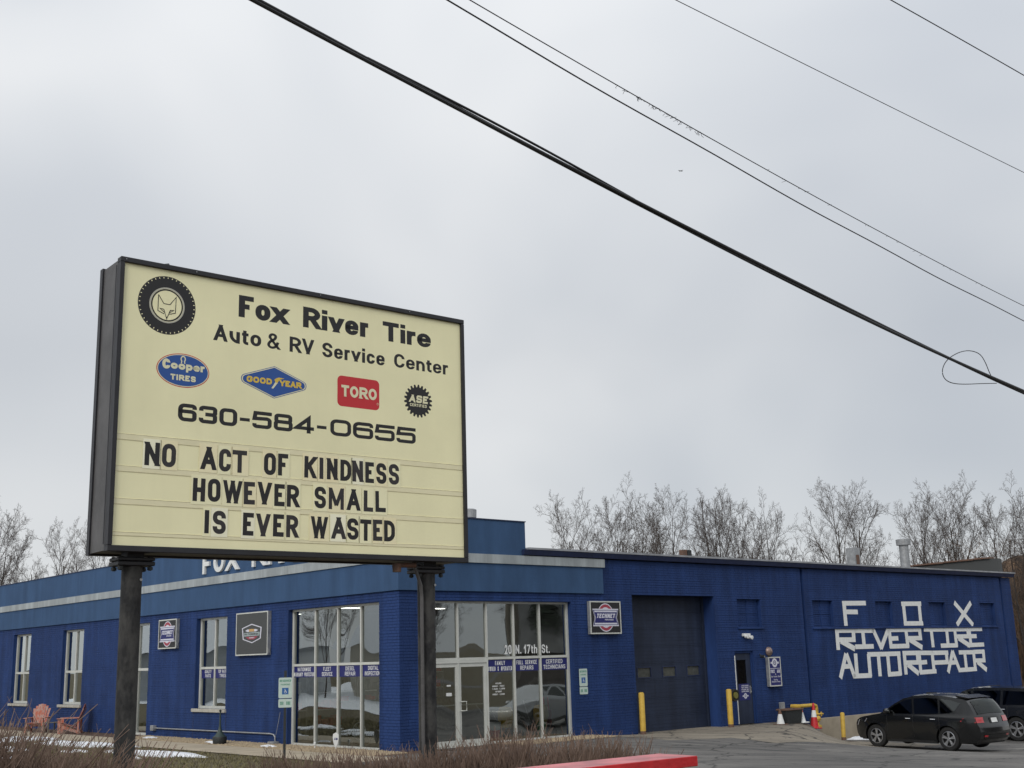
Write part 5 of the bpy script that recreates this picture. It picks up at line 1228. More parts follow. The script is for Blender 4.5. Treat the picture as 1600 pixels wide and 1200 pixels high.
# posts with bolted flanges
for k, (x, r) in enumerate(((.303, .083), (3.235, .086))):
    b = MB(); zb = base_z-P0.z-.3; b.lathe([(r, zb), (r, -.10)], x, .22, 0, 28); po = b.build('post', M['pole'], sign, smooth=True)
    b = MB(); b.bbox(x-.155, x+.155, .12, .32, -.098, -.062, .006); b.bbox(x-.155, x+.155, .12, .32, -.058, -.03, .006); b.build('flange', M['cabdark'], po)
    b = MB(); b.box(x-.07, x+.07, .15, .29, -.03, .012); b.build('mounting_block', M['cabdark'], po)
    for (bx_, by) in ((-.125, .15), (.125, .15), (-.125, .29), (.125, .29)):
        q = MB(); q.lathe([(.013,-.135),(.013,-.02)], x+bx_, by, 0, 8); q.lathe([(.024,-.13),(.024,-.105)], x+bx_, by, 0, 6); q.lathe([(.024,-.045),(.024,-.022)], x+bx_, by, 0, 6); q.build('bolt', M['iron'], po)
    q = MB(); q.lathe([(.012,-.01),(.012,.004)], x+.05, .22-r*.86, -.21, 8, axis='Y'); q.build('rivet', M['galv'], po)
# conduit feeding the cabinet, junction fitting
b = MB(); x = 3.235; b.tube([(x-.115,.13,base_z-P0.z),(x-.115,.13,-.32),(x-.13,.12,-.22),(x-.2,.10,-.08),(x-.23,.10,0.012)], .017, 8); b.build('power_conduit', M['cab'], sign)
b = MB(); b.tube([(x-.42,.08,-.035),(x-.22,.08,-.03)], .024, 8); b.lathe([(.04,-.10),(.045,-.02)], x-.43, .08, 0, 12); b.build('junction_fitting', M['rust'], sign)

# ------------------------------------------------------------------ red topped low wall
wp = Vector((1.375, 9.81, 0)); zt = 1.405
lw_ = empty('red_topped_wall', (wp.x, wp.y, gz(wp.x, wp.y)-.05), SG, 'low white wall with a red painted top slab in front of the hedge', 'wall')
h = zt-(gz(wp.x, wp.y)-.05)
b = MB(); b.bbox(-3.4, 0, 0, .42, h-.078, h, .004)
b.build('top_slab', M['red'], lw_)
b = MB(); b.add([(-3.395,.005,h+.0006),(-.006,.005,h+.0006),(-.006,.415,h+.0006),(-3.395,.415,h+.0006)], [(0,1,2,3)]); b.build('top_face', M['redsheen'], lw_)  # thin sheet colouring the sky's pale sheen onto the slab top
b = MB(); b.box(-3.3, -.10, .06, .36, 0, h-.079); b.build('wall_body', M['white'], lw_)

# ------------------------------------------------------------------ hedges of bare twigs
def hedge(name, pts, width, height, n, seed, label, spread=.25):
    rnd = random.Random(seed); b = MB()
    segs = []
    for a, c in zip(pts, pts[1:]): segs.append((a, c, math.hypot(c[0]-a[0], c[1]-a[1])))
    tot = sum(s[2] for s in segs)
    for i in range(n):
        d = rnd.uniform(0, tot)
        for a, c, l in segs:
            if d <= l: break
            d -= l
        t = d/l; cx = a[0]+(c[0]-a[0])*t; cy = a[1]+(c[1]-a[1])*t; hh = a[2]+(c[2]-a[2])*t
        nx, ny = -(c[1]-a[1])/l, (c[0]-a[0])/l; o = rnd.uniform(-1, 1)*width/2
        clump = math.sin(cx*9+seed)*math.cos(cy*7)*.09
        x, y = cx+nx*o*.7, cy+ny*o*.7; z = gz(x, y)-.03
        H = (hh+clump)*rnd.uniform(.66, 1.02)*(1-.18*abs(o)/(width/2))
        dx, dy = nx*o*.45+rnd.gauss(0, spread)*.6, ny*o*.45+rnd.gauss(0, spread)*.6
        p = [(x, y, z)]; kx, ky = rnd.gauss(0, .035), rnd.gauss(0, .035)
        for k in range(1, 6):
            s = k/5; p.append((x+dx*H*s**1.3+kx*math.sin(s*5), y+dy*H*s**1.3+ky*math.sin(s*4), z+H*s))
        r0 = rnd.uniform(.0055, .0125); rs = [r0, r0*.85, r0*.75, r0*.62, r0*.5, r0*.28]
        b.tube(p, rs, 3, caps=False)
        for q in range(rnd.randint(3, 6)):
            k = rnd.randint(1, 4); P = p[k]; ll = H*rnd.uniform(.14, .34); a_ = rnd.uniform(0, 2*PI)
            e_ = (P[0]+math.cos(a_)*ll*.5, P[1]+math.sin(a_)*ll*.5, P[2]+ll*.85)
            m_ = ((P[0]+e_[0])/2+rnd.gauss(0, .012), (P[1]+e_[1])/2, (P[2]+e_[2])/2-.01)
            b.tube([P, m_, e_], [rs[k]*.6, rs[k]*.5, rs[k]*.32], 3, caps=False)
    o = b.build(name, M['twig2']); tag(o, label, 'hedge'); return o
hedge('bare_hedge', [(-5.6, 8.6, 1.6), (-4.4, 8.9, 1.50), (-3.9, 8.95, 1.38), (-3.5, 9.0, 1.22), (-3.2, 9.0, 1.18), (-2.9, 9.1, 1.04), (-2.62, 9.2, .62)], .9, 1, 6400, 5, 'leafless brown hedge around the left sign post, lawn and snow behind it', .5)
hedge('bare_hedge', [(-2.8, 11.6, .84), (-2.0, 11.5, .96), (-1.2, 11.4, .95), (-.6, 11.5, 1.04), (.3, 11.7, 1.09), (1.0, 12.0, .98), (1.3, 12.2, .76)], .8, 1, 4700, 9, 'leafless reddish brown hedge from the right sign post to behind the red topped wall', .32)

# ------------------------------------------------------------------ overhead wires
def wire(name, a, c, zs, r, label, n=40, strands=None, group='overhead wires', ext0=6, ext1=8, cat='power line'):
    """plan line a->c, zs: list of (t, z)"""
    t_ = []; 
    def zat(t):
        if t <= zs[0][0]: s = (zs[1][1]-zs[0][1])/(zs[1][0]-zs[0][0]); return zs[0][1]+(t-zs[0][0])*s
        if t >= zs[-1][0]: s = (zs[-1][1]-zs[-2][1])/(zs[-1][0]-zs[-2][0]); return zs[-1][1]+(t-zs[-1][0])*s
        # quadratic fit evaluated below
        return None
    xs = [q[0] for q in zs]; ys = [q[1] for q in zs]
    # least squares quadratic
    S = [[sum(x**(i+j) for x in xs) for j in range(3)] for i in range(3)]; T = [sum(y*x**i for x, y in zip(xs, ys)) for i in range(3)]
    Mx = Matrix(S); k = Mx.inverted() @ Vector(T)
    l = math.hypot(c[0]-a[0], c[1]-a[1]); p = []
    for i in range(n+1):
        t = -ext0/l+(1+(ext0+ext1)/l)*i/n
        p.append((a[0]+(c[0]-a[0])*t, a[1]+(c[1]-a[1])*t, k[0]+k[1]*t+k[2]*t*t))
    b = MB()
    if strands:
        for (so_, r_, fr) in strands:
            q = [(P[0]+.0, P[1], P[2]) for P in p]
            pts = []
            g_ = (lambda i: 1+1.7*i/n) if n > 80 else (lambda i: 1)
            for i, P in enumerate(q):
                a_ = i*fr+so_[2]; pts.append((P[0]+so_[0]*g_(i)*math.cos(a_), P[1], P[2]+so_[1]*g_(i)*math.sin(a_)))
            b.tube(pts, [r_*g_(i) for i in range(len(pts))], 8)
    else: b.tube(p, r, 6)
    o = b.build(name, M['cable']); tag(o, label, cat, group); return p
# bundle of thick sheathed cables
A, B_ = (-1.81, 7.95), (10.06, 22.92)
zc = [(0.0,7.0),(0.033,6.989),(0.062,6.983),(0.119,6.941),(0.158,6.937),(0.219,6.898),(0.273,6.891),(0.345,6.915),(0.429,6.899),(0.529,6.871),(0.652,6.923),(0.804,6.926),(1.0,7.0)]
cab = wire('cable_bundle', A, B_, zc, .03, 'thick black twisted cable bundle sagging across the sky, lowest of the overhead lines', n=90,
     strands=[((.010,.010,.0), .0125, .11), ((.010,.010,3.1), .012, .11), ((.012,.014,1.5), .006, .09)], group=None, cat='cable', ext1=10.6)
# a loose upper strand between two lashings
P = [(p[0], p[1], p[2]+.030*math.sin(PI*min(1, max(0, (i-18)/10)))) for i, p in enumerate(cab)][18:29]
b = MB(); b.tube([(p[0], p[1], p[2]+.018) for p in P], .012, 6); tag(b.build('cable_strand', M['cable']), 'loose upper strand lashed to the middle of the thick cable bundle', 'cable')
def lineP(t, dz=0):
    xs = t; a, c = A, B_
    # same parabola
    import bisect
    l = math.hypot(c[0]-a[0], c[1]-a[1]); T = (t*l+6)/(l+14)*90; i = max(0, min(89, int(T))); f = T-i
    p, q = Vector(cab[i]), Vector(cab[i+1]); return p.lerp(q, f)+Vector((0, 0, dz))
# slack loop tied under the bundle: (position along the span, height)
LOOP = [(0.894, 6.955), (0.8878, 7.026), (0.878, 7.21), (0.8648, 7.309), (0.8368, 7.27), (0.8084, 7.146), (0.7856, 6.999), (0.7704, 6.88), (0.7587, 6.751), (0.7517, 6.619), (0.7532, 6.515), (0.7637, 6.471), (0.7837, 6.495), (0.8158, 6.588), (0.8538, 6.717), (0.9063, 6.885)]
for _ in range(2): LOOP = [LOOP[0]]+[q for a, c in zip(LOOP, LOOP[1:]) for q in ((a[0]*.75+c[0]*.25, a[1]*.75+c[1]*.25), (a[0]*.25+c[0]*.75, a[1]*.25+c[1]*.75))]+[LOOP[-1]]
b = MB(); b.tube([(A[0]+(B_[0]-A[0])*t, A[1]+(B_[1]-A[1])*t-.03, z) for t, z in LOOP], .0075, 6)
tag(b.build('cable_loop', M['cable']), 'thin slack wire loop hanging from the thick cable bundle', 'cable')
wire('power_line', (-0.54, 10.53), (10.31, 23.07), [(0.0,8.5),(0.047,8.486),(0.124,8.457),(0.167,8.45),(0.197,8.425),(0.282,8.424),(0.38,8.393),(0.507,8.394),(0.796,8.429),(1.0,8.5)], .0095, 'lower of the two close parallel wires above the thick cable', ext1=10.3, strands=[((.004,.008,0), .0085, .7)], n=60)
tw = wire('power_line', (-0.32, 11.38), (10.65, 23.74), [(0.0,9.0),(0.027,8.991),(0.111,8.949),(0.184,8.923),(0.271,8.921),(0.372,8.917),(0.556,8.893),(0.795,8.93),(1.0,9.0)], .0065, 'upper of the two close parallel wires, with frayed ties hanging from it', ext1=9.7)
wire('power_line', (2.44, 14.88), (9.95, 21.45), [(0.0,11.0),(0.235,10.975),(0.552,10.992),(0.761,11.016),(1.0,11.0)], .006, 'single thin wire crossing the upper right of the sky', ext1=30)
wire('power_line', (5.45, 15.04), (8.29, 17.42), [(0.0,11.0),(0.487,11.005),(1.0,11.0)], .008, 'topmost wire cutting the upper right corner of the sky', ext1=34)
# frayed ties
rnd = random.Random(3); b = MB()
for i in range(60):
    t = rnd.choice([rnd.uniform(.15, .27), rnd.uniform(.15, .27), rnd.uniform(.1, .9)])
    k = (t*(math.hypot(10.97, 12.36))+6)/(math.hypot(10.97, 12.36)+15.7)*40; j = int(k); f = k-j
    P = Vector(tw[j]).lerp(Vector(tw[min(j+1, 40)]), f); L_ = rnd.uniform(.015, .055) if t < .27 else rnd.uniform(.01, .025)
    b.tube([P, P+Vector((rnd.uniform(-.03,.03), rnd.uniform(-.03,.03), -L_*.6)), P+Vector((rnd.uniform(-.05,.05), rnd.uniform(-.05,.05), -L_))], .003, 3, caps=False)
tag(b.build('wire_ties', M['cable']), 'frayed ties hanging from the upper parallel wire', 'wire ties', kind='stuff')
# airplane far away
ap = empty('airplane', (343, 2189, 2.2+923), math.radians(35), 'tiny distant airplane in the grey sky above the cables', 'airplane'); ap.scale = (.6, .6, .6)
b = MB(); b.tube([(-9,0,0),(-6,0,0),(6,0,0),(9,0,.5)], [.6,1.1,1.1,.3], 8); b.build('fuselage', M['cab'], ap)
b = MB(); b.add([(-2,0,0),(2,0,0),(4.5,9,.6),(3,9,.6),(-2,0,.25),(2,0,.25),(4.5,9,.7),(3,9,.7)], [(0,1,2,3),(7,6,5,4),(0,4,5,1),(1,5,6,2),(2,6,7,3),(3,7,4,0)])
b.add([(-2,0,0),(2,0,0),(4.5,-9,.6),(3,-9,.6),(-2,0,.25),(2,0,.25),(4.5,-9,.7),(3,-9,.7)], [(3,2,1,0),(4,5,6,7),(1,5,4,0),(2,6,5,1),(3,7,6,2),(0,4,7,3)]); b.build('wing', M['cab'], ap)
b = MB(); b.box(6.5,8.5,-3,3,.4,.55); b.box(6.8,8.5,-.1,.1,.4,3.2); b.build('tail', M['cab'], ap)

# ------------------------------------------------------------------ bare trees
def grow(seed, H, lean=0.0, spread=1.0, dens=1.0, stems=1, first=.25):
    rnd = random.Random(seed); tr = MB(); cr = MB()
    def branch(p, d, L, r, lev, mb):
        n = (9, 6, 5, 4, 3, 2)[lev]
        pts = [p]; rs = [r]; cur = Vector(p); dd = Vector(d).normalized(); dirs = [dd.copy()]
        wob = (.03, .11, .15, .16, .16, .1)[lev]; up = (.02, .05, .035, .02, 0, -.02)[lev]
        r1 = r*(.22 if lev == 0 else .30)
        for k in range(1, n+1):
            dd = (dd+Vector((rnd.gauss(0, wob), rnd.gauss(0, wob), rnd.gauss(0, wob*.5)+up))).normalized()
            cur = cur+dd*L/n; pts.append(cur.copy()); rs.append(r+(r1-r)*k/n); dirs.append(dd.copy())
        mb.tube(pts, rs, (8, 5, 4, 3, 3, 3)[lev], caps=False)
        if lev >= 5: return
        nk = (int(12*dens), int(8*dens), 6, 5, 3)[lev]
        f0 = first if lev == 0 else .22
        for i in range(nk):
            t = f0+(.97-f0)*(i+rnd.uniform(.15, .85))/nk
            x_ = t*n; j = min(n-1, int(x_)); P = Vector(pts[j]).lerp(Vector(pts[j+1]), x_-j); D = dirs[j+1]; R0 = rs[j]+(rs[j+1]-rs[j])*(x_-j)
            az = i*2.4+rnd.uniform(-.6, .6)+seed
            a_ = D.cross(Vector((.3, .2, 1)) if abs(D.z) < .8 else Vector((1, .1, 0))).normalized(); b_ = D.cross(a_)
            perp = a_*math.cos(az)+b_*math.sin(az)
            ang = (rnd.uniform(.52, .85)*spread if lev == 0 else rnd.uniform(.5, .95))
            nd = D*math.cos(ang)+perp*math.sin(ang)
            if lev >= 1: nd.z += .12
            ll = L*((.50 if lev == 0 else (.55, .52, .50, .52, .5)[lev])*(1-.52*(t-f0))*rnd.uniform(.75, 1.15))
            branch(P, nd, ll, max(R0*rnd.uniform(.45, .62), (.022, .015, .0095, .0068, .0055)[lev]), lev+1, cr)
    for s in range(stems):
        a = 2*PI*s/stems+seed; q = 1 if stems > 1 else 0
        dv = Vector((math.cos(a)*.11*q+lean, math.sin(a)*.11*q, 1))
        branch(Vector((math.cos(a)*.25*q, math.sin(a)*.25*q, -.3)), dv, H*.9*(1 if s == 0 else rnd.uniform(.8, .97)), H*.015*(1.0 if stems == 1 else .8), 0, tr)
    return tr, cr
PROTO = {}
def tree_proto(key, *a, **k):
    tr, cr = grow(*a, **k); zm = sorted(v[2] for v in tr.v+cr.v)[-60]; tr.v = [(v[0]*12/zm*.74, v[1]*12/zm*.74, v[2]*12/zm) for v in tr.v]; cr.v = [(v[0]*12/zm*.74, v[1]*12/zm*.74, v[2]*12/zm) for v in cr.v]; o = empty('bare_tree', (0, 0, 0)); t = tr.build('trunk', M['bark'], o, smooth=True); c = cr.build('crown', M['twig'], o); PROTO[key] = (o, t, c, [False])
tree_proto('a', 11, 12, dens=1.0, spread=.9)
tree_proto('b', 23, 12, dens=.9, stems=2, spread=.95)
tree_proto('c', 37, 12, dens=.95, spread=.8, first=.38)
tree_proto('d', 41, 12, dens=.85, stems=3, spread=.85)
tree_proto('e', 58, 12, dens=.72, spread=1.0, lean=.05)
def put_tree(key, px_az, dist_, top, rot, label, group='bare trees behind the shop'):
    """px_az: bearing in radians; dist_: metres; top: height of the crown above eye level"""
    X, Y = dist_*math.sin(px_az), dist_*math.cos(px_az)
    o, t, c, used = PROTO[key]
    if used[0]:
        no = o.copy(); C.objects.link(no)
        for ch in (t, c): q = ch.copy(); C.objects.link(q); q.parent = no
        o = no
    used[0] = True
    g = -0.5; s = (top+2.2-g)/12.0; o.location = (X, Y, g); o.scale = (s, s, s); o.rotation_euler = (0, 0, rot); tag(o, label, 'tree', group)
put_tree('c', 0.0508, 62, 8.58, 0.3, 'slender bare tree, leftmost of the trees right of the pylon sign')
put_tree('e', 0.0644, 66, 8.04, 1.3, 'small leaning bare tree just right of the leftmost slender one')
put_tree('d', 0.0940, 64, 9.50, 2, 'broad many stemmed bare tree, tallest of the group left of the twin roof stubs')
put_tree('a', 0.0808, 70, 9.29, 5, 'bare tree partly hidden behind the broad many stemmed tree')
put_tree('b', 0.1170, 68, 9.36, 0.9, 'bare tree with right leaning limbs beside the broad many stemmed tree')
put_tree('e', 0.1219, 60, 6.70, 2.6, 'low spindly bare tree between the two large tree groups')
put_tree('c', 0.1544, 64, 8.45, 4.1, 'bare tree behind the twin roof stubs')
put_tree('b', 0.1700, 66, 9.02, 3.2, 'forked bare tree right of the twin roof stubs')
put_tree('a', 0.1847, 69, 8.38, 1.9, 'bare tree in the thick of the middle group')
put_tree('e', 0.1944, 63, 7.02, 5.4, 'crooked bare tree near the right of the middle group')
put_tree('d', 0.2150, 65, 8.55, 0.2, 'dense bare tree closing the middle group on its right')
put_tree('c', 0.2590, 64, 8.78, 2.2, 'tall bare tree with narrow crown, left one of the open pair')
put_tree('a', 0.2727, 66, 8.72, 3.9, 'wide bare tree, right one of the open pair behind the square flue')
put_tree('e', 0.2927, 58, 5.18, 0.7, 'low bare sapling between the two roof pipes')
put_tree('c', 0.3284, 64, 7.67, 1.1, 'bare tree just right of the tall capped vent')
put_tree('b', 0.3422, 68, 8.02, 4.6, 'bare tree above the rusty roof parapet, behind its neighbours')
put_tree('c', 0.3540, 66, 8.87, 5.6, 'tallest bare tree above the rusty roof parapet')
put_tree('d', 0.3973, 61, 7.92, 1.5, 'large bare tree rising at the right end of the blue wall')
put_tree('a', 0.3771, 66, 7.61, 2.4, 'bare tree behind the right end of the roof')
put_tree('b', 0.4165, 66, 7.73, 2.9, 'bare tree at the right edge of the picture')
put_tree('b', -0.4101, 66, 8.80, 0.4, 'large bare tree at the left edge of the picture')
put_tree('e', -0.3806, 72, 7.38, 2, 'faint bare tree between the left edge tree and the sign')
put_tree('c', -0.3566, 70, 8.32, 1, 'bare tree standing free left of the sign cabinet')
put_tree('c', -0.3397, 64, 7.42, 3, 'bare tree half hidden behind the left end of the sign')
put_tree('a', -0.3942, 60, 4.96, 4.4, 'low bare tree above the left roofline')
put_tree('e', -0.3249, 60, 5.20, 5, 'bare tree showing under the sign cabinet beside the left post')
put_tree('b', -0.4375, 66, 8.26, 1.4, 'bare tree beyond the left edge of the picture')
# ------------------------------------------------------------------ thicket and white fence at the right end
def thicket(n, seed):
    rnd = random.Random(seed); b = MB()
    for i in range(n):
        X = rnd.uniform(23.0, 34); Y = rnd.uniform(56, 66); z = -1.0; H = rnd.uniform(3, 8.5)*(1-.04*(X-23)); p = [(X, Y, z)]
        dx, dy = rnd.gauss(0, .16), rnd.gauss(0, .16)
        for k in range(1, 5): p.append((X+dx*H*k/4+rnd.gauss(0, .08), Y+dy*H*k/4, z+H*k/4))
        b.tube(p, [.035, .028, .02, .013, .006], 3, caps=False)
        for q in range(9):
            k = rnd.randint(1, 4); P = p[k]; b.tube([P, (P[0]+rnd.gauss(0, .5), P[1]+rnd.gauss(0, .5), P[2]+rnd.uniform(.1, .9))], [.012, .005], 3, caps=False)
    tag(b.build('undergrowth', mat('thicket_twig', (.13,.085,.055), .95, var=.4, vscale=.6)), kind='stuff')
thicket(900, 3)
# leaf clad bank behind it
mound('bank', 31, 70, 9, 5, 6.2, M['leaflitter'], 8, n=36)
fn = empty('white_fence', (20.25, 46.2, -1.0), math.radians(50), 'white board fence at the right edge behind the parked vehicles', 'fence')
for i in range(26):
    b = MB(); b.bbox(i*.17, i*.17+.15, 0, .025, 0, 1.95+.02*(i % 2), .004); b.build('board', M['white'], fn)
for x in (0, 2.2, 4.3): b = MB(); b.bbox(x-.05, x+.05, .03, .13, 0, 2.15, .01); b.build('post', M['white'], fn)
for z in (.4, 1.5): b = MB(); b.bbox(-.05, 4.4, .026, .06, z, z+.08, .004); b.build('rail', M['white'], fn)

# ------------------------------------------------------------------ vehicles
M['car'] = mat('black_car_paint', (0.007,0.0075,0.008), 0.22, metal=0.0, coat=0.5, spec=.4, var=.12, vscale=2)
M['car2'] = mat('black_truck_paint', (0.010,0.011,0.012), 0.2, metal=0.0, coat=0.8)
M['carwhite'] = mat('silver_car_paint', (0.42,0.43,0.44), 0.25, coat=0.7)
M['cartrim'] = mat('black_trim', (0.012,0.012,0.012), 0.5)
M['carglass'] = glass('tinted_car_glass', tint=(0.06,0.075,0.075), boost=0.55)
M['tail'] = mat('tail_lamp_red', (0.42,0.012,0.018), 0.15, coat=1.0)
M['chrome'] = mat('chrome', (0.75,0.76,0.78), 0.12, metal=1.0)
M['alloy'] = mat('alloy_wheel', (0.50,0.51,0.53), 0.28, metal=0.8)
def resample(pts, n):
    return pts
def car(name, base, nose, label, cat, paint, prof, belt, W2, axles, rw_, windows, tail_z, scale=1.0, chrome=False, pitch=0.0):
    """prof: outline above the sills (x from front to rear, z); nose: heading of the front"""
    rz = math.atan2(nose.y, nose.x)+PI    # local +x runs from front to rear
    o = empty(name, base, rz, label, cat); o.rotation_euler = (0, pitch, rz); o.scale = (scale, scale, scale)
    Ln = max(p[0] for p in prof)
    # closed outline with wheel arches
    out = list(prof)
    zs = 0.24; ar = rw_+.055
    low = []
    for ax in sorted(axles, reverse=True):
        zc_ = rw_; h = zs-zc_; dx = math.sqrt(max(ar*ar-h*h, .01)); a0 = math.atan2(h, dx); a1 = PI-a0
        for k in range(11): a = a0+(a1-a0)*k/10; low.append((ax+ar*math.cos(a), zc_+ar*math.sin(a)))
    out = out+low
    zmax = max(p[1] for p in prof)
    def hw(x, z):
        w_ = W2
        t = x/Ln
        w_ -= .20*max(0, (.14-t)/.14)**2.0 * 1.0 + .13*max(0, (t-.90)/.10)**2
        if z > belt: w_ -= .045+(.20*(z-belt)/(zmax-belt))**1.0*1.0*.95
        elif z > belt-.1: w_ -= .045*(z-belt+.1)/.1
        if z < .5: w_ -= .05*((.5-z)/.3)**1.5
        w_ += .012*math.sin((z-.5)*6) if .5 < z < belt-.1 else 0
        # flared arches
        for ax in axles:
            dd = math.hypot(x-ax, z-rw_)
            if dd < ar+.12: w_ += .022*(1-max(0, dd-ar)/.12)
        return w_
    bm = bmesh.new()
    vs = [bm.verts.new((p[0], 0, p[1])) for p in out]; bm.faces.new(vs)
    for i in range(1, 40):
        g = bm.verts[:]+bm.edges[:]+bm.faces[:]; bmesh.ops.bisect_plane(bm, geom=g, plane_co=(Ln*i/40, 0, 0), plane_no=(1, 0, 0))
    for i in range(1, 18):
        g = bm.verts[:]+bm.edges[:]+bm.faces[:]; bmesh.ops.bisect_plane(bm, geom=g, plane_co=(0, 0, .15+1.6*i/18), plane_no=(0, 0, 1))
    g = bm.verts[:]+bm.edges[:]+bm.faces[:]; bmesh.ops.bisect_plane(bm, geom=g, plane_co=(0, 0, belt), plane_no=(0, 0, 1))
    bm.verts.ensure_lookup_table(); bm.verts.index_update()
    side = [v.co.copy() for v in bm.verts]; fcs = [[v.index for v in f.verts] for f in bm.faces]
    bed = [(e_.verts[0].index, e_.verts[1].index) for e_ in bm.edges if len(e_.link_faces) == 1]
    bm.free()
    n = len(side); V = []; Fq = []
    def crown(p): return p
    for s in (-1, 1):
        V += [(p.x, s*hw(p.x, p.z), p.z) for p in side]
    Fq += fcs+[[n+i for i in reversed(f)] for f in fcs]
    # bridge with rounded shoulders
    K_ = 7; bid = sorted({i for e_ in bed for i in e_}); rowi = {}
    for i in bid:
        p = side[i]; w_ = hw(p.x, p.z); ids = [i]
        for k in range(1, K_):
            t = -1+2*k/K_; cz = 0; up_ = .0
            if p.z > .3 and not any(math.hypot(p.x-ax, p.z-rw_) < ar+.01 for ax in axles):
                c_ = (1-t*t)
                if p.z >= belt+.02: cz = .045*c_
                elif p.x < Ln*.3: cz = .03*c_
            dxs = 0
            if p.x < .35: dxs = -.09*(1-t*t)
            if p.x > Ln-.35: dxs = .08*(1-t*t)
            V.append((p.x+dxs, w_*t, p.z+cz)); ids.append(len(V)-1)
        ids.append(n+i); rowi[i] = ids
    for a, c in bed:
        ra, rc = rowi[a], rowi[c]
        for k in range(K_): Fq.append((ra[k], ra[k+1], rc[k+1], rc[k]))
    b = MB(); b.add(V, Fq); bo = b.build('body', paint, o, fix=True)
    bo.data.polygons.foreach_set('use_smooth', [True]*len(bo.data.polygons)); bo.data.set_sharp_from_angle(angle=math.radians(32))
    def sidepanel(nm, poly, mt, off=.004, both=True, par=o):
        for s in ((-1, 1) if both else (1,)):
            bm = bmesh.new(); bm.faces.new([bm.verts.new((p[0], 0, p[1])) for p in poly])
            for i in range(1, 6):
                for co, no in (((min(q[0] for q in poly)+(max(q[0] for q in poly)-min(q[0] for q in poly))*i/6, 0, 0), (1, 0, 0)), ((0, 0, min(q[1] for q in poly)+(max(q[1] for q in poly)-min(q[1] for q in poly))*i/6), (0, 0, 1))):
                    g = bm.verts[:]+bm.edges[:]+bm.faces[:]; bmesh.ops.bisect_plane(bm, geom=g, plane_co=co, plane_no=no)
            bm.verts.index_update(); q = MB(); q.add([(v.co.x, s*(hw(v.co.x, v.co.z)+off), v.co.z) for v in bm.verts], [[v.index for v in f.verts] for f in bm.faces]); bm.free()
            q.build(nm, mt, par)
    for wpoly in windows: sidepanel('side_window', wpoly, M['carglass'], .006)
    # black surround of the side glass
    allx = [p for w_ in windows for p in w_]
    # door handles, sill trim
    for hx_ in (windows[0][0][0]+.95*(Ln/4.6), windows[0][0][0]+1.85*(Ln/4.6)):
        for s in (-1, 1):
            q = MB(); w_ = hw(hx_, belt-.13); q.tube([(hx_-.09, s*(w_+.005), belt-.13), (hx_-.06, s*(w_+.035), belt-.125), (hx_+.06, s*(w_+.035), belt-.125), (hx_+.09, s*(w_+.005), belt-.13)], .013, 6); q.build('door_handle', M['chrome'], o)
    # shut lines
    for sx in (axles[0]+.45, axles[0]+1.42, axles[1]-.28):
        for s in (-1, 1):
            q = MB(); pts = [(sx+.02*math.sin(z_*3), s*(hw(sx, z_)+.0015), z_) for z_ in [zs+.14+(belt-zs-.16)*k/8 for k in range(9)]]; q.tube(pts, .004, 4); q.build('shut_line', M['cartrim'], o)
    # mirrors
    for s in (-1, 1):
        mx_ = windows[0][0][0]+.22; q = MB(); w_ = hw(mx_, belt); q.lathe([(.02,-.11),(.075,-.07),(.085,.05),(.06,.10),(.01,.11)], mx_, s*(w_+.13), belt+.09, 12, axis='Y'); q.build('mirror', paint, o, smooth=True)
        q = MB(); q.box(mx_-.02, mx_+.03, min(s*(w_-.03), s*(w_+.1)), max(s*(w_-.03), s*(w_+.1)), belt+.03, belt+.06); q.build('mirror_arm', M['cartrim'], o)
    # dark sill cladding
    for s in (-1, 1):
        q = MB(); x0, x1 = axles[0]+ar, axles[1]-ar
        q.box(x0, x1, min(s*(W2-.10), s*(W2-.028)), max(s*(W2-.10), s*(W2-.028)), .20, .285); q.build('sill', M['cartrim'], o)
    q = MB(); q.box(.25, Ln-.2, -W2+.15, W2-.15, .22, .30); q.build('underbody', M['cartrim'], o)
    # rear window, lamps, plate, bumper, spoiler on the sloping tail
    zr = [p for p in prof if p[0] > Ln*.86]
    def rear(z):
        pr = sorted([(p[1], p[0]) for p in prof if p[0] > Ln*.8])
        for a, c in zip(pr, pr[1:]):
            if a[0] <= z <= c[0]: return a[1]+(c[1]-a[1])*(z-a[0])/(c[0]-a[0]+1e-9)
        return pr[0][1] if z < pr[0][0] else pr[-1][1]
    def rearpanel(nm, z0, z1, y0, y1, mt, off=.012):
        q = MB(); n_ = 8; vs = []; fs = []
        for j in range(5):
            z = z0+(z1-z0)*j/4; xr = rear(z); w_ = hw(xr, z)
            for i in range(n_+1):
                t = y0+(y1-y0)*i/n_; yy = max(-1, min(1, t))*w_
                vs.append((xr+.08*(1-t*t)+off, yy, z+(.045*(1-t*t) if z > belt+.02 else 0)))
        for j in range(4):
            for i in range(n_): fs.append((j*(n_+1)+i, j*(n_+1)+i+1, (j+1)*(n_+1)+i+1, (j+1)*(n_+1)+i))
        q.add(vs, fs); q.build(nm, mt, o)
    rearpanel('rear_window', belt+.03, zmax-.17, -.84, .84, M['carglass'])
    rearpanel('licence_plate_recess', belt-.22, belt-.06, -.28, .28, M['cartrim'], .012); rearpanel('licence_plate', belt-.205, belt-.075, -.19, .19, M['white'], .02)
    rearpanel('bumper_insert', .36, .50, -.8, .8, M['cartrim'])
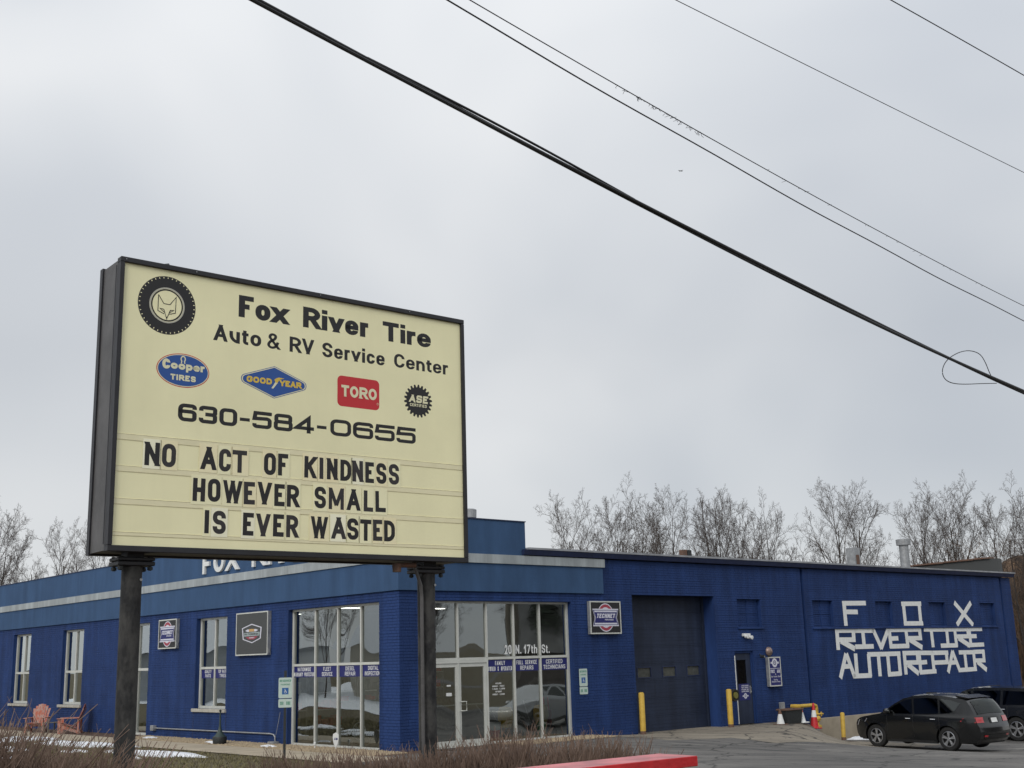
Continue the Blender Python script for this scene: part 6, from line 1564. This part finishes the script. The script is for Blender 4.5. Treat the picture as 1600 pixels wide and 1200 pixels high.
    for s in (-1, 1):
        rearpanel('tail_lamp', tail_z[0], tail_z[1], s*.62, s*1.0, M['tail'], .012)
        sg = [(Ln-.60, tail_z[0]+.03), (Ln-.11, tail_z[0]), (Ln-.13, tail_z[1]), (Ln-.50, tail_z[1]-.03)]
        q = MB(); q.add([(p[0], s*(hw(p[0], p[1])+.008), p[1]) for p in sg], [(0,1,2,3)]); q.build('tail_lamp_side', M['tail'], o)
        q = MB(); hd = [(.10,.66),(.52,.80),(.60,.90),(.22,.84)]; q.add([(p[0], s*(hw(p[0], p[1])+.008), p[1]) for p in hd], [(0,1,2,3)]); q.build('headlight', mat('lamp_glass', (.4,.4,.42), .1, coat=1) if 'lamp_glass' not in bpy.data.materials else bpy.data.materials['lamp_glass'], o)
        rearpanel('reflector', .44, .49, s*.62, s*.82, M['tail'], .018)
    q = MB(); q.tube([(Ln*.5, 0, zmax+.03), (Ln*.55, 0, zmax+.04), (Ln*.58, 0, zmax+.05)], [.02,.02,.01], 6); q.build('aerial', M['cartrim'], o)
    q = MB(); xs_ = rear(zmax-.12); q.add([(xs_-.28,-W2*.70,zmax-.02),(xs_-.28,W2*.70,zmax-.02),(xs_+.13,W2*.66,zmax-.10),(xs_+.13,-W2*.66,zmax-.10),(xs_-.28,-W2*.70,zmax-.07),(xs_-.28,W2*.70,zmax-.07),(xs_+.12,W2*.66,zmax-.13),(xs_+.12,-W2*.66,zmax-.13)], [(0,1,2,3),(7,6,5,4),(2,6,7,3),(0,4,5,1),(1,5,6,2),(3,7,4,0)])
    q.v = [(v[0], v[1], v[2]+.05*(1-(v[1]/W2)**2)) for v in q.v]; q.build('spoiler', paint, o)
    q = MB(); q.tube([(rear(belt)-.02, -.05, belt+.05), (rear(belt)-.10, .35, belt+.12)], .01, 5); q.build('wiper', M['cartrim'], o)
    if chrome:
        q = MB(); q.tube([(Ln-.02, -W2*.85, .50), (Ln+.07, -W2*.5, .50), (Ln+.07, W2*.5, .50), (Ln-.02, W2*.85, .50)], .05, 8); q.build('chrome_bumper', M['chrome'], o)
        for s in (-1, 1): q = MB(); q.tube([(axles[0]+ar+.05, s*(W2+.02), .30), (axles[1]-ar-.05, s*(W2+.02), .30)], .035, 8); q.build('side_step', M['chrome'], o)
    # wheels
    for ax in axles:
        for s in (-1, 1):
            yw = s*(W2-.11); q = tyre_mesh(rw_, .23, 32); q.v = [(v[0]+ax, v[1]+yw, v[2]+rw_) for v in q.v]; wo = q.build('wheel', M['rubber'], o, smooth=True)
            q = MB(); R0 = rw_*.66; yo = yw+s*.085
            q.lathe([(R0, -.10*s), (R0, .015*s), (R0*.93, .02*s), (R0*.90, -.02*s)], ax, yo, rw_, 32, axis='Y')
            q.f = [f for f in q.f if len(f) == 4]; q.m = q.m[:len(q.f)]
            for k in range(5):
                a = 2*PI*k/5+.3
                for da in (-.13, .13):
                    Lp, Rp = ribbon([(ax+R0*.12*math.cos(a), rw_+R0*.12*math.sin(a)), (ax+R0*.93*math.cos(a+da), rw_+R0*.93*math.sin(a+da))], R0*.17); put_ribbon(q, Lp, Rp, yo+.003*s*(1 if da > 0 else 2), 0, -.03*s)
            q.lathe([(R0*.22, -.02*s), (R0*.2, .025*s)], ax, yo, rw_, 14, axis='Y'); q.build('rim', M['alloy'], wo)
            q = MB(); q.lathe([(R0*.95, -.07*s), (R0*.95, -.075*s)], ax, yo, rw_, 24, axis='Y'); q.build('brake_backing', M['cartrim'], wo)
    for ax in axles:  # dark arch liners
        q = MB(); q.lathe([(ar-.003, -W2+.09), (ar-.003, W2-.09)], ax, 0, rw_, 28, axis='Y'); q.f = [f for f in q.f if len(f) == 4 and all(q.v[i][2] > .22 for i in f)]; q.m = q.m[:len(q.f)]; q.build('wheel_arch', M['cartrim'], o)
    q = MB(); q.box(1.0, Ln-.9, -W2+.25, W2-.25, .3, belt-.08)
    for xs2 in (Ln*.42, Ln*.66):
        for s in (-1, 1): q.bbox(xs2, xs2+.16, s*.37-.24, s*.37+.24, belt-.1, belt+.30, .03); q.bbox(xs2+.02, xs2+.12, s*.37-.12, s*.37+.12, belt+.32, belt+.46, .03)
    q.build('seats', M['cartrim'], o)
    return o
prof_suv = [(.14,.26),(.03,.40),(0.0,.58),(.02,.72),(.10,.83),(.30,.92),(.75,1.005),(1.08,1.06),(1.32,1.20),(1.62,1.39),(1.92,1.54),(2.25,1.62),(2.75,1.655),(3.25,1.645),(3.7,1.60),(4.02,1.545),(4.18,1.50),(4.30,1.36),(4.42,1.16),(4.48,1.04),(4.52,.88),(4.60,.72),(4.62,.56),(4.58,.40),(4.45,.27)]
win_suv = [[(1.20,1.075),(1.56,1.29),(1.90,1.465),(2.22,1.535),(2.30,1.08)],
           [(2.38,1.08),(2.30,1.545),(2.75,1.57),(3.16,1.56),(3.24,1.10)],
           [(3.31,1.105),(3.24,1.555),(3.65,1.51),(3.98,1.42),(3.80,1.20),(3.62,1.13)]]
def place_car(fu, fv, ru, rv, **k):
    """front-left wheel contact and rear-left wheel contact in wall coordinates"""
    pf, pr = W(fu, fv), W(ru, rv); nose = (pf-pr); nose.z = 0; nose.normalize(); leftv = Vector((-nose.y, nose.x, 0))
    zf, zr = gz(pf.x, pf.y), gz(pr.x, pr.y); ax0, W2 = k['axles'][0], k['W2']
    sc_ = k.get('scale', 1.0); ax0 *= sc_
    origin = pf+nose*ax0-leftv*(W2*sc_-.05); pit = math.atan2(zf-zr, k['axles'][1]*sc_-ax0); origin.z = zf+math.tan(pit)*ax0+.012
    k.pop('dummy', 0); return car(base=origin, nose=nose, pitch=pit, **k)
place_car(14.74, -3.96, 14.55, -6.58, name='parked_suv', scale=.915, label='black compact SUV parked below the white painted wall lettering', cat='car', paint=M['car'], prof=prof_suv, belt=1.06, W2=.92, axles=(.90, 3.55), rw_=.355, windows=win_suv, tail_z=(.86, 1.02))
prof_big = [(.14,.30),(.03,.45),(0.0,.66),(.02,.86),(.10,1.0),(.30,1.07),(.9,1.12),(1.30,1.16),(1.55,1.32),(1.80,1.52),(2.05,1.70),(2.35,1.80),(2.9,1.83),(3.8,1.83),(4.5,1.80),(4.95,1.76),(5.05,1.60),(5.10,1.35),(5.13,1.16),(5.16,.95),(5.22,.72),(5.22,.56),(5.18,.42),(5.05,.30)]
prof_big = [(p[0], p[1]*.95) for p in prof_big]
win_big = [[(1.50,1.18),(1.76,1.42),(2.02,1.55),(2.36,1.63),(2.46,1.18)],[(2.56,1.18),(2.48,1.635),(3.5,1.645),(3.5,1.18)],[(3.6,1.18),(3.6,1.645),(4.75,1.60),(4.8,1.18)]]
place_car(22.5, -1.5, 22.3, -4.57, name='parked_truck', label='larger black vehicle with chrome side step parked beside the SUV at the right edge', cat='car', paint=M['car2'], prof=prof_big, belt=1.16, W2=.98, axles=(.98, 4.05), rw_=.39, windows=win_big, tail_z=(.95, 1.25), chrome=True)

# ------------------------------------------------------------------ the other side of the street, seen in the shop glass
def house(X, Y, rz, w_, d_, h, col, label, snowroof=True):
    o = empty('house', (X, Y, gz(X, Y)-.05), rz, label, 'house', 'houses across the street')
    mt = mat('siding', col, .8, var=.1, vscale=2)
    holes = [(-w_*.36, -w_*.2, 1.0, 2.3), (w_*.16, w_*.34, 1.0, 2.3), (-w_*.06, w_*.04, 0.1, 2.2)]
    b = MB(); wall_cells(b, -w_/2, w_/2, 0, h, holes, 0, .2); b.box(-w_/2, -w_/2+.2, .2, d_, 0, h); b.box(w_/2-.2, w_/2, .2, d_, 0, h); b.box(-w_/2+.2, w_/2-.2, d_-.2, d_, 0, h)
    b.build('wall', mt, o)
    b = MB(); r = w_*.28
    b.add([(-w_/2-.4,-.4,h-.1),(w_/2+.4,-.4,h-.1),(w_/2+.4,d_+.4,h-.1),(-w_/2-.4,d_+.4,h-.1),(-w_/2-.4,d_/2,h+r),(w_/2+.4,d_/2,h+r)], [(0,1,5,4),(2,3,4,5),(3,0,4),(1,2,5),(0,3,2,1)]); b.build('roof', M['snow'] if snowroof else M['roofing'], o)
    for q in holes:
        b = MB(); b.box(q[0]-.08, q[1]+.08, -.02, -.001, q[2]-.08, q[2]-.0); b.box(q[0]-.08, q[1]+.08, -.02, -.001, q[3], q[3]+.08); b.box(q[0]-.08, q[0], -.02, -.001, q[2], q[3]); b.box(q[1], q[1]+.08, -.02, -.001, q[2], q[3]); f_ = b.build('window' if q[2] > .5 else 'door', M['white'], o)
        b = MB(); b.box(q[0]+.01, q[1]-.01, .06, .1, q[2]+.01, q[3]-.01); b.build('pane', M['glasspl'] if q[2] > .5 else M['maroon'], f_)
house(-52, 34, math.radians(-62), 13, 8, 3.2, (.50,.46,.38), 'cream bungalow across the side street')
house(-56, 52, math.radians(-75), 12, 8, 3.4, (.34,.36,.38), 'grey bungalow across the side street')
house(-47, 16, math.radians(-50), 12, 8, 3.0, (.44,.40,.34), 'tan bungalow across the side street')
house(54, 10, math.radians(100), 15, 9, 4.0, (.10,.09,.08), 'dark brown hall across the main street', False)
house(50, 34, math.radians(78), 14, 9, 3.6, (.09,.075,.07), 'dark brick house across the main street', False)
for k, (u, v, ru, rv) in enumerate(((-34, 12, 3, 9), (-36, 26, 3, 6), (-33, 0, 2.5, 5), (-30, 6, 1.2, 6))): snow(u, v, ru, rv, 50+k, .35)
for k, (X, Y, top, key) in enumerate(((-40, 30, 9, 'd'), (-44, 44, 8, 'a'), (-38, 20, 8, 'c'), (44, 22, 9, 'd'), (40, 12, 10, 'b'), (47, 28, 8, 'a'))):
    put_tree(key, math.atan2(X, Y), math.hypot(X, Y), top, k*1.3, 'bare street tree in front of the %s' % ('cream bungalow', 'grey bungalow', 'tan bungalow', 'brick house gable', 'brown hall', 'brick house door')[k], 'street trees across the road')
def conifer(X, Y, H, seed, label):
    rnd = random.Random(seed); o = empty('evergreen_tree', (X, Y, gz(X, Y)-.1), 0, label, 'tree', 'evergreens across the street')
    b = MB(); b.tube([(0,0,0),(0,0,H*.95)], [.22,.03], 7); b.build('trunk', M['bark'], o)
    b = MB()
    for i in range(2600):
        t = rnd.random()**.8; z = H*(.08+.9*t); R = H*.24*(1-t)+.1; a = rnd.uniform(0, 2*PI); r = R*rnd.uniform(.3, 1.05); x, y = r*math.cos(a), r*math.sin(a); s = rnd.uniform(.12, .3)
        b.add([(x, y, z), (x+math.cos(a)*s-math.sin(a)*s*.5, y+math.sin(a)*s+math.cos(a)*s*.5, z-s*.5), (x+math.cos(a)*s+math.sin(a)*s*.5, y+math.sin(a)*s-math.cos(a)*s*.5, z-s*.4)], [(0,1,2)])
    b.build('crown', mat('needles', (.02,.035,.018), .9, var=.4, vscale=2) if 'needles' not in bpy.data.materials else bpy.data.materials['needles'], o)
for k, a in enumerate(((42, 30, 9), (45, 18, 11), (46, 5, 10), (-46, 38, 8))): conifer(*a, 70+k, ('tall dark evergreen beside the %s' % ('brick house', 'brown hall corner', 'brown hall door', 'cream bungalow')[k]))
# white pickup-like vehicle standing on the lot to the right, seen in the entrance glass
prof_w = prof_big
place_car(21.0, -20.5, 24.0, -21.4, name='parked_van', label='silver utility vehicle parked far to the right of the lot', cat='car', paint=M['carwhite'], prof=prof_big, belt=1.16, W2=.98, axles=(.98, 4.05), rw_=.39, windows=win_big, tail_z=(.95, 1.25))
# utility poles carrying the wires, both outside the frame
for (X, Y, lab) in ((16.8, 31.0, 'wooden utility pole at the far end of the overhead wires'), (-5.9, 3.1, 'wooden utility pole on the near kerb at the left')):
    o = empty('utility_pole', (X, Y, gz(X, Y)-.1), math.radians(40), lab, 'utility pole', 'utility poles carrying the wires')
    b = MB(); b.tube([(0,0,0),(0,0,11.6)], [.17,.12], 14); b.build('pole', M['greywood'], o); b = MB(); b.bbox(-1.2,1.2,-.2,-.1,10.6,10.75,.01); b.build('crossarm', M['greywood'], o)
    for x in (-1.0, -.4, .4, 1.0): b = MB(); b.lathe([(.03,10.75),(.06,10.80),(.04,10.85),(.06,10.9),(.02,10.94)], x, -.15, 0, 10); b.build('insulator', M['galv'], o)
